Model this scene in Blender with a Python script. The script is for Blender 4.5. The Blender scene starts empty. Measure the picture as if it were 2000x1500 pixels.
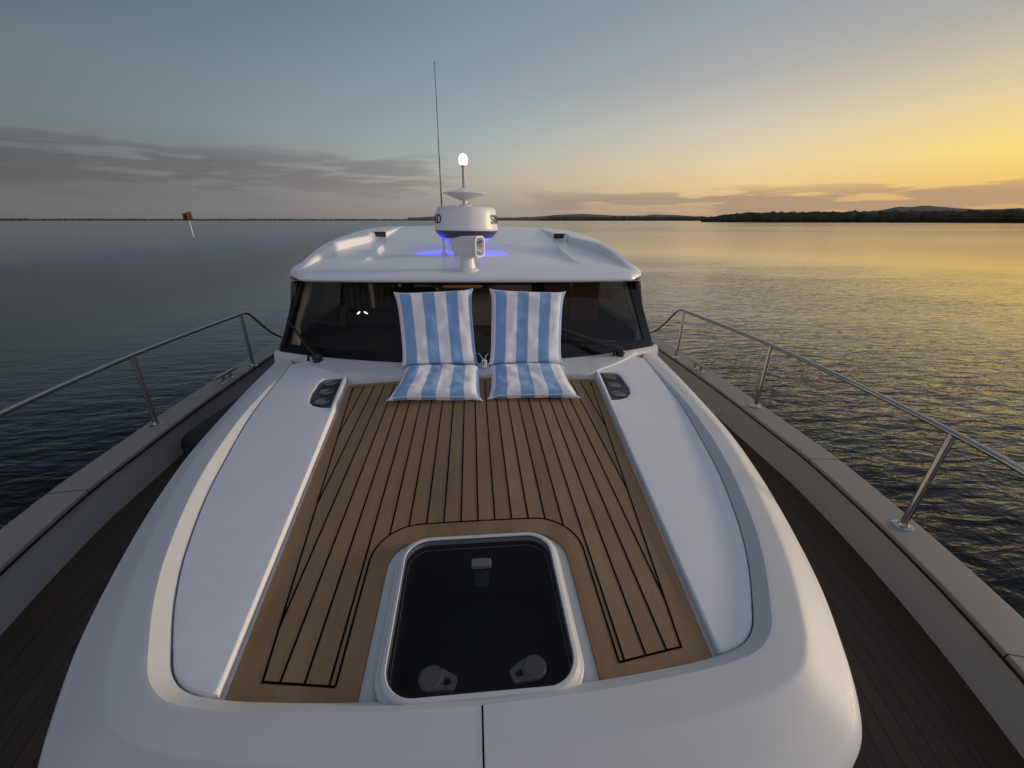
import bpy, bmesh, math, random
import numpy as np
from mathutils import Vector, Matrix, noise
from mathutils.geometry import delaunay_2d_cdt
random.seed(7)
PI = math.pi
R = math.radians
sc = bpy.context.scene
col = sc.collection

# ------------------------------------------------------------------ frames
HAZE_D = 1.6e-5
CAM_Z = 3.2                      # eye above the water
HEEL = 0.012                     # the boat leans a little
BASE = Vector((0, 4, -CAM_Z))    # boat origin (at the waterline) in boat measuring frame
RY = Matrix.Rotation(HEEL, 4, 'Y')
BOAT = Matrix.Translation((0, 0, CAM_Z)) @ RY @ Matrix.Translation(BASE)


def lin(r, g, b):
    f = lambda c: (c / 255 / 12.92) if c / 255 <= .04045 else ((c / 255 + .055) / 1.055) ** 2.4
    return (f(r), f(g), f(b), 1)


# ------------------------------------------------------------------ materials
def nmat(name):
    m = bpy.data.materials.new(name)
    m.use_nodes = True
    nt = m.node_tree
    return m, nt, nt.nodes, nt.links, nt.nodes['Principled BSDF']


def pmat(name, rgb, rough=.5, metal=0, bump=None, coat=0, spec=.5, var=None):
    """plain surface with fine procedural bump (scale, strength) and mottling (scale, amount)"""
    m, nt, N, L, p = nmat(name)
    p.inputs['Base Color'].default_value = (*rgb, 1)
    p.inputs['Roughness'].default_value = rough
    p.inputs['Metallic'].default_value = metal
    p.inputs['Coat Weight'].default_value = coat
    p.inputs['Coat Roughness'].default_value = .08
    p.inputs['Specular IOR Level'].default_value = spec
    tc = N.new('ShaderNodeTexCoord')
    if bump:
        n = N.new('ShaderNodeTexNoise'); n.inputs['Scale'].default_value = bump[0]; n.inputs['Detail'].default_value = 3
        b = N.new('ShaderNodeBump'); b.inputs['Strength'].default_value = bump[1]; b.inputs['Distance'].default_value = .002
        L.new(tc.outputs['Object'], n.inputs['Vector']); L.new(n.outputs['Fac'], b.inputs['Height'])
        L.new(b.outputs['Normal'], p.inputs['Normal'])
    if var:
        n2 = N.new('ShaderNodeTexNoise'); n2.inputs['Scale'].default_value = var[0]; n2.inputs['Detail'].default_value = 5
        r = N.new('ShaderNodeMapRange'); r.inputs['To Min'].default_value = 1 - var[1]; r.inputs['To Max'].default_value = 1 + var[1]
        mx = N.new('ShaderNodeMix'); mx.data_type = 'RGBA'; mx.blend_type = 'MULTIPLY'; mx.inputs[0].default_value = 1
        mx.inputs[6].default_value = (*rgb, 1)
        L.new(tc.outputs['Object'], n2.inputs['Vector']); L.new(n2.outputs['Fac'], r.inputs['Value'])
        L.new(r.outputs['Result'], mx.inputs[7]); L.new(mx.outputs[2], p.inputs['Base Color'])
        r2 = N.new('ShaderNodeMapRange'); r2.inputs['To Min'].default_value = max(.02, rough * .8); r2.inputs['To Max'].default_value = min(1, rough * 1.25)
        L.new(n2.outputs['Fac'], r2.inputs['Value']); L.new(r2.outputs['Result'], p.inputs['Roughness'])
    return m


GEL = pmat('white_gelcoat', (.56, .575, .59), .5, coat=0, spec=.3, bump=(9, .05), var=(3, .05))


def droplets(m, scale=110, keep=.06):
    """sparse dew beads standing on the gelcoat"""
    nt = m.node_tree; N = nt.nodes; L = nt.links; p = N['Principled BSDF']
    tc = N.new('ShaderNodeTexCoord'); v = N.new('ShaderNodeTexVoronoi'); v.inputs['Scale'].default_value = scale
    L.new(tc.outputs['Object'], v.inputs['Vector'])
    sp = N.new('ShaderNodeSeparateColor'); L.new(v.outputs['Color'], sp.inputs[0])
    k = N.new('ShaderNodeMath'); k.operation = 'LESS_THAN'; k.inputs[1].default_value = keep; L.new(sp.outputs[0], k.inputs[0])
    d = N.new('ShaderNodeMapRange'); d.inputs['From Min'].default_value = .0; d.inputs['From Max'].default_value = .26; d.inputs['To Min'].default_value = 1; d.inputs['To Max'].default_value = 0
    L.new(v.outputs['Distance'], d.inputs['Value'])
    sq = N.new('ShaderNodeMath'); sq.operation = 'MULTIPLY'; L.new(d.outputs[0], sq.inputs[0]); L.new(k.outputs[0], sq.inputs[1])
    b = N.new('ShaderNodeBump'); b.inputs['Strength'].default_value = .5; b.inputs['Distance'].default_value = .0025
    L.new(sq.outputs[0], b.inputs['Height'])
    old = p.inputs['Normal'].links[0].from_socket
    L.new(old, b.inputs['Normal']); L.new(b.outputs[0], p.inputs['Normal'])


droplets(GEL)
ROOFGEL = pmat('roof_gelcoat', (.77, .78, .80), .3, coat=.12, bump=(5, .03), var=(3, .03))
NONSKID = pmat('nonskid_gelcoat', (.76, .762, .80), .6, bump=(380, .7), var=(5, .04))
GREYGEL = pmat('grey_inner_gelcoat', (.40, .395, .39), .45, bump=(30, .1), var=(4, .08))
CAP = pmat('taupe_cap_paint', (.27, .245, .213), .55, bump=(160, .4), var=(6, .12))
STEEL = pmat('polished_steel', (.42, .41, .40), .14, metal=1, var=(12, .06))
SATIN = pmat('satin_cup_metal', (.30, .295, .28), .38, metal=.6, var=(20, .1))
WHIPM = pmat('grey_whip_fibre', (.16, .165, .17), .45, var=(6, .2))
BLACK = pmat('black_plastic', (.012, .012, .013), .3, bump=(90, .1))
FRIT = pmat('black_glass_border', (.006, .006, .007), .12, spec=.4, var=(4, .2))
RUBBER = pmat('black_rubber', (.01, .01, .01), .7, bump=(60, .3))
FRAMEP = pmat('hatch_frame_coating', (.56, .57, .59), .38, bump=(40, .05), var=(9, .05))
WHITEP = pmat('white_plastic', (.76, .76, .77), .3, bump=(20, .05), var=(8, .03))
GREYBASE = pmat('radar_base_plastic', (.055, .055, .085), .4, var=(8, .05))
LATCHP = pmat('dim_latch_plastic', (.24, .24, .245), .35, var=(20, .1))
GREYP = pmat('grey_latch_plastic', (.5, .5, .51), .35, var=(20, .1))
DARKTRAY = pmat('dark_tray_plastic', (.03, .032, .034), .3, bump=(14, .3), var=(10, .3))
WOODIN = pmat('cabin_wood', (.46, .21, .12), .35, var=(3, .25))
CREAM = pmat('cream_trim', (.62, .56, .46), .6, var=(8, .08))
CURTAIN = pmat('grey_curtain_cloth', (.42, .39, .35), .9, var=(6, .15))
CABIN = pmat('cabin_lining', (.5, .47, .43), .8, var=(3, .1))
DASH = pmat('charcoal_dash_vinyl', (.05, .052, .055), .6, bump=(200, .3), var=(5, .2))
CAULK = pmat('black_caulking', (.003, .0022, .002), .8, bump=(90, .2), spec=.05)
LENS = pmat('searchlight_reflector', (.75, .75, .74), .12, metal=1, bump=(50, .3))
HULLW = pmat('hull_topside_paint', (.6, .6, .62), .2, coat=.4, var=(1, .04))
REDP = pmat('red_marker_paint', (.055, .003, .005), .6, var=(3, .2))
POSTP = pmat('white_marker_paint', (.75, .75, .74), .5, var=(3, .1))


def emit(name, rgb, s):
    m, nt, N, L, p = nmat(name)
    p.inputs['Base Color'].default_value = (*rgb, 1)
    p.inputs['Emission Color'].default_value = (*rgb, 1)
    p.inputs['Emission Strength'].default_value = s
    return m


LAMP = emit('lit_anchor_lamp', (1, .97, .58), 1.7)
BLUEL = emit('lit_blue_diode', (.05, .08, 1), 14)
GLINT = emit('glowing_dash_glint', (1, .98, .92), 2.2)


def teak_mat(name, uvmode):
    m, nt, N, L, p = nmat(name)
    tc = N.new('ShaderNodeTexCoord'); uv = N.new('ShaderNodeUVMap')
    sep = N.new('ShaderNodeSeparateXYZ')
    L.new((uv.outputs['UV'] if uvmode else tc.outputs['Object']), sep.inputs[0])

    def mth(op, a, b=None, c=None):
        n = N.new('ShaderNodeMath'); n.operation = op
        for i, v in enumerate((a, b, c)):
            if v is None: continue
            if isinstance(v, (int, float)): n.inputs[i].default_value = v
            else: L.new(v, n.inputs[i])
        return n.outputs[0]
    pitch = .0675
    across = sep.outputs['Y'] if uvmode else sep.outputs['X']
    idx = mth('FLOOR', mth('DIVIDE', across, pitch))
    wn = N.new('ShaderNodeTexWhiteNoise'); wn.noise_dimensions = '1D'; L.new(idx, wn.inputs['W'])
    mp = N.new('ShaderNodeMapping'); mp.inputs['Scale'].default_value = (60, 2.2, 60)
    L.new(tc.outputs['Object'], mp.inputs['Vector'])
    g = N.new('ShaderNodeTexNoise'); g.inputs['Scale'].default_value = 1; g.inputs['Detail'].default_value = 6; g.inputs['Roughness'].default_value = .65
    L.new(mp.outputs[0], g.inputs['Vector'])
    st = N.new('ShaderNodeTexNoise'); st.inputs['Scale'].default_value = 4.5; st.inputs['Detail'].default_value = 5
    L.new(tc.outputs['Object'], st.inputs['Vector'])
    fac = mth('ADD', mth('MULTIPLY', g.outputs['Fac'], .45), mth('ADD', mth('MULTIPLY', wn.outputs['Value'], .22), mth('MULTIPLY', st.outputs['Fac'], .45)))
    cr = N.new('ShaderNodeValToRGB')
    e = cr.color_ramp.elements
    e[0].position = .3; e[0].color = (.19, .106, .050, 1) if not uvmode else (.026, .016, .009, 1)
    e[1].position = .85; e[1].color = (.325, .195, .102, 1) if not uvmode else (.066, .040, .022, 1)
    L.new(fac, cr.inputs[0])
    out = cr.outputs[0]
    if uvmode:
        fr = mth('MULTIPLY', mth('FRACT', mth('DIVIDE', across, pitch)), pitch)
        s1 = mth('MULTIPLY', mth('LESS_THAN', fr, .006), mth('GREATER_THAN', sep.outputs['X'], .13))
        s2 = mth('LESS_THAN', mth('ABSOLUTE', mth('SUBTRACT', sep.outputs['X'], .13)), .003)
        s = mth('MAXIMUM', s1, s2)
        mx = N.new('ShaderNodeMix'); mx.data_type = 'RGBA'
        L.new(s, mx.inputs[0]); L.new(out, mx.inputs[6]); mx.inputs[7].default_value = (.008, .007, .006, 1)
        out = mx.outputs[2]
    L.new(out, p.inputs['Base Color'])
    rr = N.new('ShaderNodeMapRange'); rr.inputs['To Min'].default_value = .5; rr.inputs['To Max'].default_value = .75
    L.new(st.outputs['Fac'], rr.inputs['Value']); L.new(rr.outputs[0], p.inputs['Roughness'])
    b = N.new('ShaderNodeBump'); b.inputs['Strength'].default_value = .25; b.inputs['Distance'].default_value = .001
    L.new(g.outputs['Fac'], b.inputs['Height']); L.new(b.outputs[0], p.inputs['Normal'])
    return m


TEAK = teak_mat('teak_panel_wood', False)
DECKTEAK = teak_mat('side_deck_teak', True)


def cap_mat():
    m = CAP
    nt = m.node_tree; N = nt.nodes; L = nt.links; p = N['Principled BSDF']
    src = p.inputs['Base Color'].links[0].from_socket
    uv = N.new('ShaderNodeUVMap'); sep = N.new('ShaderNodeSeparateXYZ'); L.new(uv.outputs[0], sep.inputs[0])
    a = N.new('ShaderNodeMath'); a.operation = 'PINGPONG'; a.inputs[1].default_value = .665
    o = N.new('ShaderNodeMath'); o.operation = 'ADD'; o.inputs[1].default_value = 10 * 1.33 - .87
    L.new(sep.outputs['Y'], o.inputs[0]); L.new(o.outputs[0], a.inputs[0])
    lt = N.new('ShaderNodeMath'); lt.operation = 'LESS_THAN'; lt.inputs[1].default_value = .0035
    L.new(a.outputs[0], lt.inputs[0])
    mx = N.new('ShaderNodeMix'); mx.data_type = 'RGBA'; L.new(lt.outputs[0], mx.inputs[0]); L.new(src, mx.inputs[6])
    mx.inputs[7].default_value = (.02, .016, .013, 1)
    L.new(mx.outputs[2], p.inputs['Base Color'])


cap_mat()


def glass_mat(name, tint, gloss=.06, ior=1.45):
    m = bpy.data.materials.new(name); m.use_nodes = True
    nt = m.node_tree; N = nt.nodes; L = nt.links
    N.remove(N['Principled BSDF'])
    t = N.new('ShaderNodeBsdfTransparent'); t.inputs[0].default_value = (*tint, 1)
    g = N.new('ShaderNodeBsdfGlossy'); g.inputs['Roughness'].default_value = gloss
    lw = N.new('ShaderNodeLayerWeight'); lw.inputs[0].default_value = .5
    pw = N.new('ShaderNodeMath'); pw.operation = 'POWER'; pw.inputs[1].default_value = 5; L.new(lw.outputs['Facing'], pw.inputs[0])
    f = N.new('ShaderNodeMath'); f.operation = 'MULTIPLY_ADD'; r0 = ((ior - 1) / (ior + 1)) ** 2
    f.inputs[1].default_value = 1 - r0; f.inputs[2].default_value = r0; L.new(pw.outputs[0], f.inputs[0])
    tc = N.new('ShaderNodeTexCoord'); nz = N.new('ShaderNodeTexNoise'); nz.inputs['Scale'].default_value = 2
    b = N.new('ShaderNodeBump'); b.inputs['Strength'].default_value = .03; b.inputs['Distance'].default_value = .01
    L.new(tc.outputs['Object'], nz.inputs['Vector']); L.new(nz.outputs['Fac'], b.inputs['Height'])
    L.new(b.outputs[0], g.inputs['Normal']); L.new(b.outputs[0], lw.inputs['Normal'])
    mx = N.new('ShaderNodeMixShader')
    L.new(f.outputs[0], mx.inputs[0]); L.new(t.outputs[0], mx.inputs[1]); L.new(g.outputs[0], mx.inputs[2])
    L.new(mx.outputs[0], N['Material Output'].inputs[0])
    return m


WGLASS = glass_mat('tinted_windscreen_glass', (.58, .57, .54), .03)
DARKGLASS = glass_mat('dark_side_glass', (.22, .22, .22), .03)
SMOKED = glass_mat('smoked_hatch_acrylic', (.55, .55, .56), .10, 1.3)


def stripe_mat():
    m, nt, N, L, p = nmat('blue_white_striped_canvas')
    uv = N.new('ShaderNodeUVMap'); sep = N.new('ShaderNodeSeparateXYZ'); L.new(uv.outputs[0], sep.inputs[0])
    tc = N.new('ShaderNodeTexCoord')
    wv = N.new('ShaderNodeTexNoise'); wv.inputs['Scale'].default_value = 14; wv.inputs['Detail'].default_value = 3
    L.new(tc.outputs['Object'], wv.inputs['Vector'])
    w2 = N.new('ShaderNodeMath'); w2.operation = 'MULTIPLY_ADD'; w2.inputs[1].default_value = .003; w2.inputs[2].default_value = -.0015 - .032
    L.new(wv.outputs['Fac'], w2.inputs[0])
    a = N.new('ShaderNodeMath'); a.operation = 'ADD'; L.new(sep.outputs['X'], a.inputs[0]); L.new(w2.outputs[0], a.inputs[1])
    d = N.new('ShaderNodeMath'); d.operation = 'DIVIDE'; d.inputs[1].default_value = .160; L.new(a.outputs[0], d.inputs[0])
    f = N.new('ShaderNodeMath'); f.operation = 'FRACT'; L.new(d.outputs[0], f.inputs[0])
    r = N.new('ShaderNodeValToRGB'); e = r.color_ramp.elements
    r.color_ramp.interpolation = 'LINEAR'
    blue = (.23, .41, .68, 1); white = (.88, .86, .89, 1)
    e[0].position = 0; e[0].color = blue; e[1].position = .495; e[1].color = blue
    x = e.new(.51); x.color = white; x = e.new(.985); x.color = white; x = e.new(1.0); x.color = blue
    L.new(f.outputs[0], r.inputs[0])
    mo = N.new('ShaderNodeTexNoise'); mo.inputs['Scale'].default_value = 7; mo.inputs['Detail'].default_value = 4
    L.new(tc.outputs['Object'], mo.inputs['Vector'])
    mr = N.new('ShaderNodeMapRange'); mr.inputs['To Min'].default_value = .86; mr.inputs['To Max'].default_value = 1.1
    L.new(mo.outputs['Fac'], mr.inputs['Value'])
    mx = N.new('ShaderNodeMix'); mx.data_type = 'RGBA'; mx.blend_type = 'MULTIPLY'; mx.inputs[0].default_value = 1
    L.new(r.outputs[0], mx.inputs[6]); L.new(mr.outputs[0], mx.inputs[7])
    L.new(mx.outputs[2], p.inputs['Base Color'])
    p.inputs['Roughness'].default_value = .85; p.inputs['Sheen Weight'].default_value = .2
    n = N.new('ShaderNodeTexNoise'); n.inputs['Scale'].default_value = 700; L.new(tc.outputs['Object'], n.inputs['Vector'])
    b = N.new('ShaderNodeBump'); b.inputs['Strength'].default_value = .3; b.inputs['Distance'].default_value = .001
    n3 = N.new('ShaderNodeTexNoise'); n3.inputs['Scale'].default_value = 16; n3.inputs['Detail'].default_value = 2; L.new(tc.outputs['Object'], n3.inputs['Vector'])
    b2 = N.new('ShaderNodeBump'); b2.inputs['Strength'].default_value = .25; b2.inputs['Distance'].default_value = .012
    L.new(n3.outputs['Fac'], b2.inputs['Height']); L.new(n.outputs['Fac'], b.inputs['Height']); L.new(b2.outputs[0], b.inputs['Normal'])
    L.new(b.outputs[0], p.inputs['Normal'])
    return m


CANVAS = stripe_mat()

# ------------------------------------------------------------------ object helpers


def setp(o, label=None, cat=None, group=None, kind=None):
    if label: o['label'] = label
    if cat: o['category'] = cat
    if group: o['group'] = group
    if kind: o['kind'] = kind
    return o


def build(name, verts, faces, mats, parent=None, uvs=None, midx=None, sharp=35, off=None, smooth=True):
    """mesh object; verts are in the boat measuring frame when parent hangs on the boat"""
    me = bpy.data.meshes.new(name)
    o_ = BASE if off is None else off
    me.from_pydata([tuple(Vector(v) - o_) for v in verts], [], faces)
    bm = bmesh.new(); bm.from_mesh(me)
    # uv per vertex
    if uvs is not None:
        ul = bm.loops.layers.uv.new('UVMap')
        for f in bm.faces:
            for l in f.loops: l[ul].uv = uvs[l.vert.index]
    if midx is not None:
        bm.faces.ensure_lookup_table()
        for f, k in zip(bm.faces, midx): f.material_index = k
    bmesh.ops.remove_doubles(bm, verts=bm.verts, dist=1e-5)
    bmesh.ops.dissolve_degenerate(bm, dist=1e-6, edges=bm.edges)
    bmesh.ops.recalc_face_normals(bm, faces=bm.faces)
    bm.to_mesh(me); bm.free()
    for m in (mats if isinstance(mats, (list, tuple)) else [mats]): me.materials.append(m)
    if smooth:
        me.polygons.foreach_set('use_smooth', [True] * len(me.polygons))
        if sharp: me.set_sharp_from_angle(angle=R(sharp))
    me.update()
    o = bpy.data.objects.new(name, me)
    col.objects.link(o)
    if smooth and sharp:
        w = o.modifiers.new('face_weighted', 'WEIGHTED_NORMAL'); w.keep_sharp = True; w.weight = 60
    if parent: o.parent = parent
    return o


class MB:
    def __init__(s): s.v = []; s.f = []; s.uv = []; s.m = []

    def add(s, v, f, uv=None, m=0):
        k = len(s.v); s.v += [Vector(p) for p in v]; s.f += [tuple(i + k for i in q) for q in f]
        s.uv += list(uv) if uv else [(0, 0)] * len(v); s.m += [m] * len(f)

    def loft(s, rows, closed=False, capa=False, capb=False, uv=None, m=0):
        n = len(rows[0]); v = [p for r in rows for p in r]; f = []
        for i in range(len(rows) - 1):
            for j in range(n if closed else n - 1):
                a = i * n + j; b = i * n + (j + 1) % n
                f.append((a, b, b + n, a + n))
        if capa: f.append(tuple(range(n))[::-1])
        if capb: f.append(tuple(range((len(rows) - 1) * n, len(rows) * n)))
        s.add(v, f, uv, m)

    def tube(s, path, r, n=12, cap=True, m=0):
        path = [Vector(p) for p in path]; rows = []
        rr = r if isinstance(r, (list, tuple)) else [r] * len(path)
        up = None
        for i, p in enumerate(path):
            t = (path[min(i + 1, len(path) - 1)] - path[max(i - 1, 0)]).normalized()
            if up is None:
                up = t.orthogonal().normalized()
            up = (up - t * up.dot(t)).normalized(); sd = t.cross(up)
            rows.append([p + (up * math.cos(a) + sd * math.sin(a)) * rr[i] for a in [2 * PI * k / n for k in range(n)]])
        s.loft(rows, True, cap, cap, m=m)

    def lathe(s, prof, c, n=32, axis=(0, 0, 1), m=0):
        """prof: (radius, height) along axis"""
        ax = Vector(axis).normalized(); q = Vector((0, 0, 1)).rotation_difference(ax); c = Vector(c)
        rows = [[c + q @ Vector((max(r, 1e-4) * math.cos(a), max(r, 1e-4) * math.sin(a), h)) for a in [2 * PI * k / n for k in range(n)]] for r, h in prof]
        s.loft(rows, True, True, True, m=m)

    def box(s, c, d, b=.0, M=None, m=0):
        """bevelled box, centre c, full dims d"""
        bm = bmesh.new(); bmesh.ops.create_cube(bm, size=1)
        bmesh.ops.scale(bm, vec=d, verts=bm.verts)
        if b: bmesh.ops.bevel(bm, geom=bm.edges, offset=b, segments=3, affect='EDGES', profile=.5)
        bm.verts.index_update()
        T = Matrix.Translation(c) @ (M.to_4x4() if M else Matrix.Identity(4))
        s.add([T @ v.co for v in bm.verts], [tuple(v.index for v in f.verts) for f in bm.faces], m=m)
        bm.free()

    def done(s, name, mats, parent=None, sharp=35, uv=False, off=None, smooth=True):
        return build(name, s.v, s.f, mats, parent, s.uv if uv else None, s.m, sharp, off, smooth)


def smooth_curve(pts, n):
    """Catmull-Rom through 2D/3D points, n samples per span"""
    P = [Vector(p) for p in pts]; P = [P[0] * 2 - P[1]] + P + [P[-1] * 2 - P[-2]]
    out = []
    for i in range(1, len(P) - 2):
        for k in range(n):
            t = k / n
            a, b, c, d = P[i - 1:i + 3]
            out.append(.5 * ((2 * b) + (c - a) * t + (2 * a - 5 * b + 4 * c - d) * t * t + (3 * b - a - 3 * c + d) * t ** 3))
    out.append(P[-2].copy())
    return out


def interp(x, tab):
    xs = [t[0] for t in tab]; ys = [t[1] for t in tab]
    return float(np.interp(x, xs, ys))


def sinterp_tab(tab, n=12):
    c = smooth_curve([(a, b) for a, b in tab], n)
    return [(p.x, p.y) for p in c]


def inside(p, poly):
    x, y = p[0], p[1]; c = False; j = len(poly) - 1
    for i in range(len(poly)):
        xi, yi = poly[i][0], poly[i][1]; xj, yj = poly[j][0], poly[j][1]
        if (yi > y) != (yj > y) and x < (xj - xi) * (y - yi) / (yj - yi) + xi: c = not c
        j = i
    return c


def area(poly):
    return .5 * sum(poly[i - 1][0] * poly[i][1] - poly[i][0] * poly[i - 1][1] for i in range(len(poly)))


def inset(poly, d):
    """move a closed polygon inwards (positive d)"""
    n = len(poly); sg = 1 if area(poly) > 0 else -1; out = []
    for i in range(n):
        a = Vector(poly[i - 1][:2]); b = Vector(poly[i][:2]); c = Vector(poly[(i + 1) % n][:2])
        t1 = (b - a).normalized(); t2 = (c - b).normalized()
        n1 = Vector((-t1.y, t1.x)) * sg; n2 = Vector((-t2.y, t2.x)) * sg
        nn = n1 + n2
        if nn.length < 1e-6: nn = n1
        nn.normalize(); k = 1 / max(.5, nn.dot(n1))
        out.append(b + nn * d * k)
    return out


def dens(poly, step):
    out = []
    for i in range(len(poly)):
        a = Vector(poly[i][:2]); b = Vector(poly[(i + 1) % len(poly)][:2])
        n = max(1, int((b - a).length / step))
        out += [a.lerp(b, k / n) for k in range(n)]
    return out


def rrect(x0, y0, x1, y1, r, n=8):
    out = []
    for cx, cy, a0 in ((x1 - r, y0 + r, -90), (x1 - r, y1 - r, 0), (x0 + r, y1 - r, 90), (x0 + r, y0 + r, 180)):
        for k in range(n + 1):
            a = R(a0 + 90 * k / n); out.append(Vector((cx + r * math.cos(a), cy + r * math.sin(a))))
    return out


def plate(mb, outline, zf, prof, holes=(), hprof=None, grid=.08, lines=(), bottom=False, m=0):
    """heightfield plate: CDT top inside outline minus holes, edge profile [(inset, dz), ...]; first entry is the top's rim"""
    top = inset(outline, prof[0][0]) if prof[0][0] else [Vector(p[:2]) for p in outline]
    loops = [top]
    for h in holes: loops.append([Vector(p[:2]) for p in h])
    V = []; E = []
    for lp in loops:
        k = len(V); V += lp; E += [(k + i, k + (i + 1) % len(lp)) for i in range(len(lp))]
    for ln in lines:
        k = len(V); V += [Vector(p[:2]) for p in ln]; E += [(k + i, k + i + 1) for i in range(len(ln) - 1)]
    xs = [p.x for p in top]; ys = [p.y for p in top]
    if grid:
        y = min(ys) + grid / 2
        while y < max(ys):
            x = min(xs) + grid / 2
            while x < max(xs):
                if inside((x, y), top) and not any(inside((x, y), h) for h in loops[1:]):
                    dm = min((Vector((x, y)) - p).length for lp in loops for p in lp)
                    if dm > grid * .4: V.append(Vector((x, y)))
                x += grid
            y += grid
    cv, ce, cf, *_ = delaunay_2d_cdt(V, E, [], 0, 1e-6)
    F = []
    for f in cf:
        c = sum((cv[i] for i in f), Vector((0, 0))) / len(f)
        if inside(c, top) and not any(inside(c, h) for h in loops[1:]): F.append(tuple(f))
    mb.add([(p.x, p.y, zf(p.x, p.y) + prof[0][1]) for p in cv], F, m=m)
    rings = []
    for ins, dz in prof:
        q = inset(outline, ins) if ins else [Vector(p[:2]) for p in outline]
        rings.append([(p.x, p.y, zf(p.x, p.y) + dz) for p in q])
    if len(rings) > 1: mb.loft(rings, True, m=m)
    for h in holes:
        rr = []
        for ins, dz in (hprof or [(0, 0), (0, -.03)]):
            q = inset(h, ins) if ins else [Vector(p[:2]) for p in h]
            rr.append([(p.x, p.y, zf(p.x, p.y) + dz) for p in q])
        mb.loft(rr, True, m=m)


def empty(name, loc, parent=None):
    o = bpy.data.objects.new(name, None); col.objects.link(o)
    o.empty_display_size = .2
    if parent: o.parent = parent; o.location = Vector(loc) - BASE
    else: o.location = loc
    return o


# ------------------------------------------------------------------ the yacht
yacht = empty('motor_yacht', (0, 0, 0))
yacht.matrix_world = BOAT
setp(yacht, 'white motor yacht with teak panel and smoked hatch on its cabin top', 'yacht')

SL = .065


def teakz(x, y): return -1.2 + SL * y - .042 * x * x


def p_off(y): return .012 + .028 * min(max((y - .73) / 1.9, 0), 1.15)


def d_off(y): return .034 * min(max((2.95 - y) / 1.1, 0), 1)


def panz(x, y): return teakz(x, y) + p_off(y)


def rimz(x, y): return teakz(x, y) + p_off(y) + d_off(y)


# ---- cabin trunk top: rings from aft port round the bow to aft starboard
well = [(1.41, 3.15), (1.385, 2.8), (1.36, 2.35), (1.30, 1.95), (1.225, 1.6), (1.12, 1.27), (1.03, 1.06), (.935, .89), (.875, .80), (.80, .742), (.70, .71), (.55, .685), (.30, .66), (0, .648)]
edge = [(1.66, 3.75), (1.645, 3.2), (1.62, 2.75), (1.575, 2.15), (1.50, 1.75), (1.405, 1.4), (1.285, 1.05), (1.17, .81), (1.085, .665), (1.005, .57), (.905, .512), (.74, .455), (.42, .40), (0, .375)]


def half_ring(pts, k=6): return [Vector((p.x, p.y)) for p in smooth_curve(pts, k)]


def full(h): return [Vector((-p.x, p.y)) for p in h] + [p.copy() for p in reversed(h[:-1])]


wl = half_ring(well); ed = half_ring(edge)
wl_in = []
for i, p in enumerate(wl):
    t = (wl[min(i + 1, len(wl) - 1)] - wl[max(i - 1, 0)]).normalized()
    nrm = Vector((t.y, -t.x))        # towards the inside
    if nrm.x > 0 and p.x > .3: nrm = -nrm
    if p.x < .3 and nrm.y < 0: nrm = -nrm
    wdt = .012 + .030 * min(1, d_off(p.y) / .034)
    q = p + nrm * wdt
    if p.x < 1e-4: q.x = 0
    wl_in.append(q)
mb = MB()
rows = []
for pi, po, pe in zip(wl_in, wl, ed):
    out = Vector((pe.x - po.x, pe.y - po.y)); dirn = out.normalized()
    r = [(pi.x, pi.y, teakz(pi.x, pi.y) - .02), (pi.x, pi.y, panz(pi.x, pi.y) - .002), (po.x, po.y, rimz(po.x, po.y))]
    zr = rimz(po.x, po.y)
    ze = teakz(pe.x, pe.y) + p_off(pe.y) + d_off(min(pe.y, 1.6)) * .6 - .105
    zc0 = zr + (teakz(pe.x, pe.y) - teakz(po.x, po.y)) * .5
    # flat rim, a soft facet, then a tight round-over
    z1 = zr + (teakz(po.x + out.x * .36, po.y + out.y * .36) - teakz(po.x, po.y)) * .9 - .004
    z2 = ze + .040
    for t, z in ((.05, zr - .0005), (.20, zr * .45 + z1 * .55), (.34, z1 + .001), (.40, z1 - .003), (.62, z1 * .52 + z2 * .48), (.84, z2)):
        r.append((po.x + out.x * t, po.y + out.y * t, z))
    for k in range(1, 9):
        a = R(90 * k / 8); q = .84 + .16 * math.sin(a)
        r.append((po.x + out.x * q, po.y + out.y * q, z2 - (z2 - ze) * (1 - math.cos(a)) - .012 * math.sin(a)))
    ze -= .012
    r.append((pe.x + dirn.x * .004, pe.y + dirn.y * .004, ze - .10))
    r.append((pe.x + dirn.x * .02, pe.y + dirn.y * .02, -1.79))
    rows.append(r)
L_ = [[(-x, y, z) for x, y, z in r] for r in rows] + [r for r in reversed(rows[:-1])]
mb.loft(L_)
trunk = mb.done('cabin_trunk', GEL, yacht, sharp=28)

# moulding joint down the middle of the trunk front
mb = MB()
fr = rows[-1]
jr = [(0, y, z) for x, y, z in fr[2:]]
w = .0022
mb.loft([[(-w, y - .0005, z + .0018) for _, y, z in jr], [(w, y - .0005, z + .0018) for _, y, z in jr]])
mb.done('moulding_joint', CAULK, yacht)


# ---- teak panel
def bx(y): return .672 + (.862 - .672) * (y - .72) / (2.68 - .72)


TX = .322
ar = .10
tk = []
tk.append((bx(2.685), 2.685))
front = [p for p in wl_in if p.x < bx(p.y) + .02 and p.y < 1]
xs_f = np.linspace(bx(.74) - .004, TX, 8)


def wfront(x):
    pts = sorted([(p.x, p.y) for p in wl_in if p.y < 1.0])
    return float(np.interp(x, [a for a, b in pts], [b for a, b in pts]))


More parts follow.
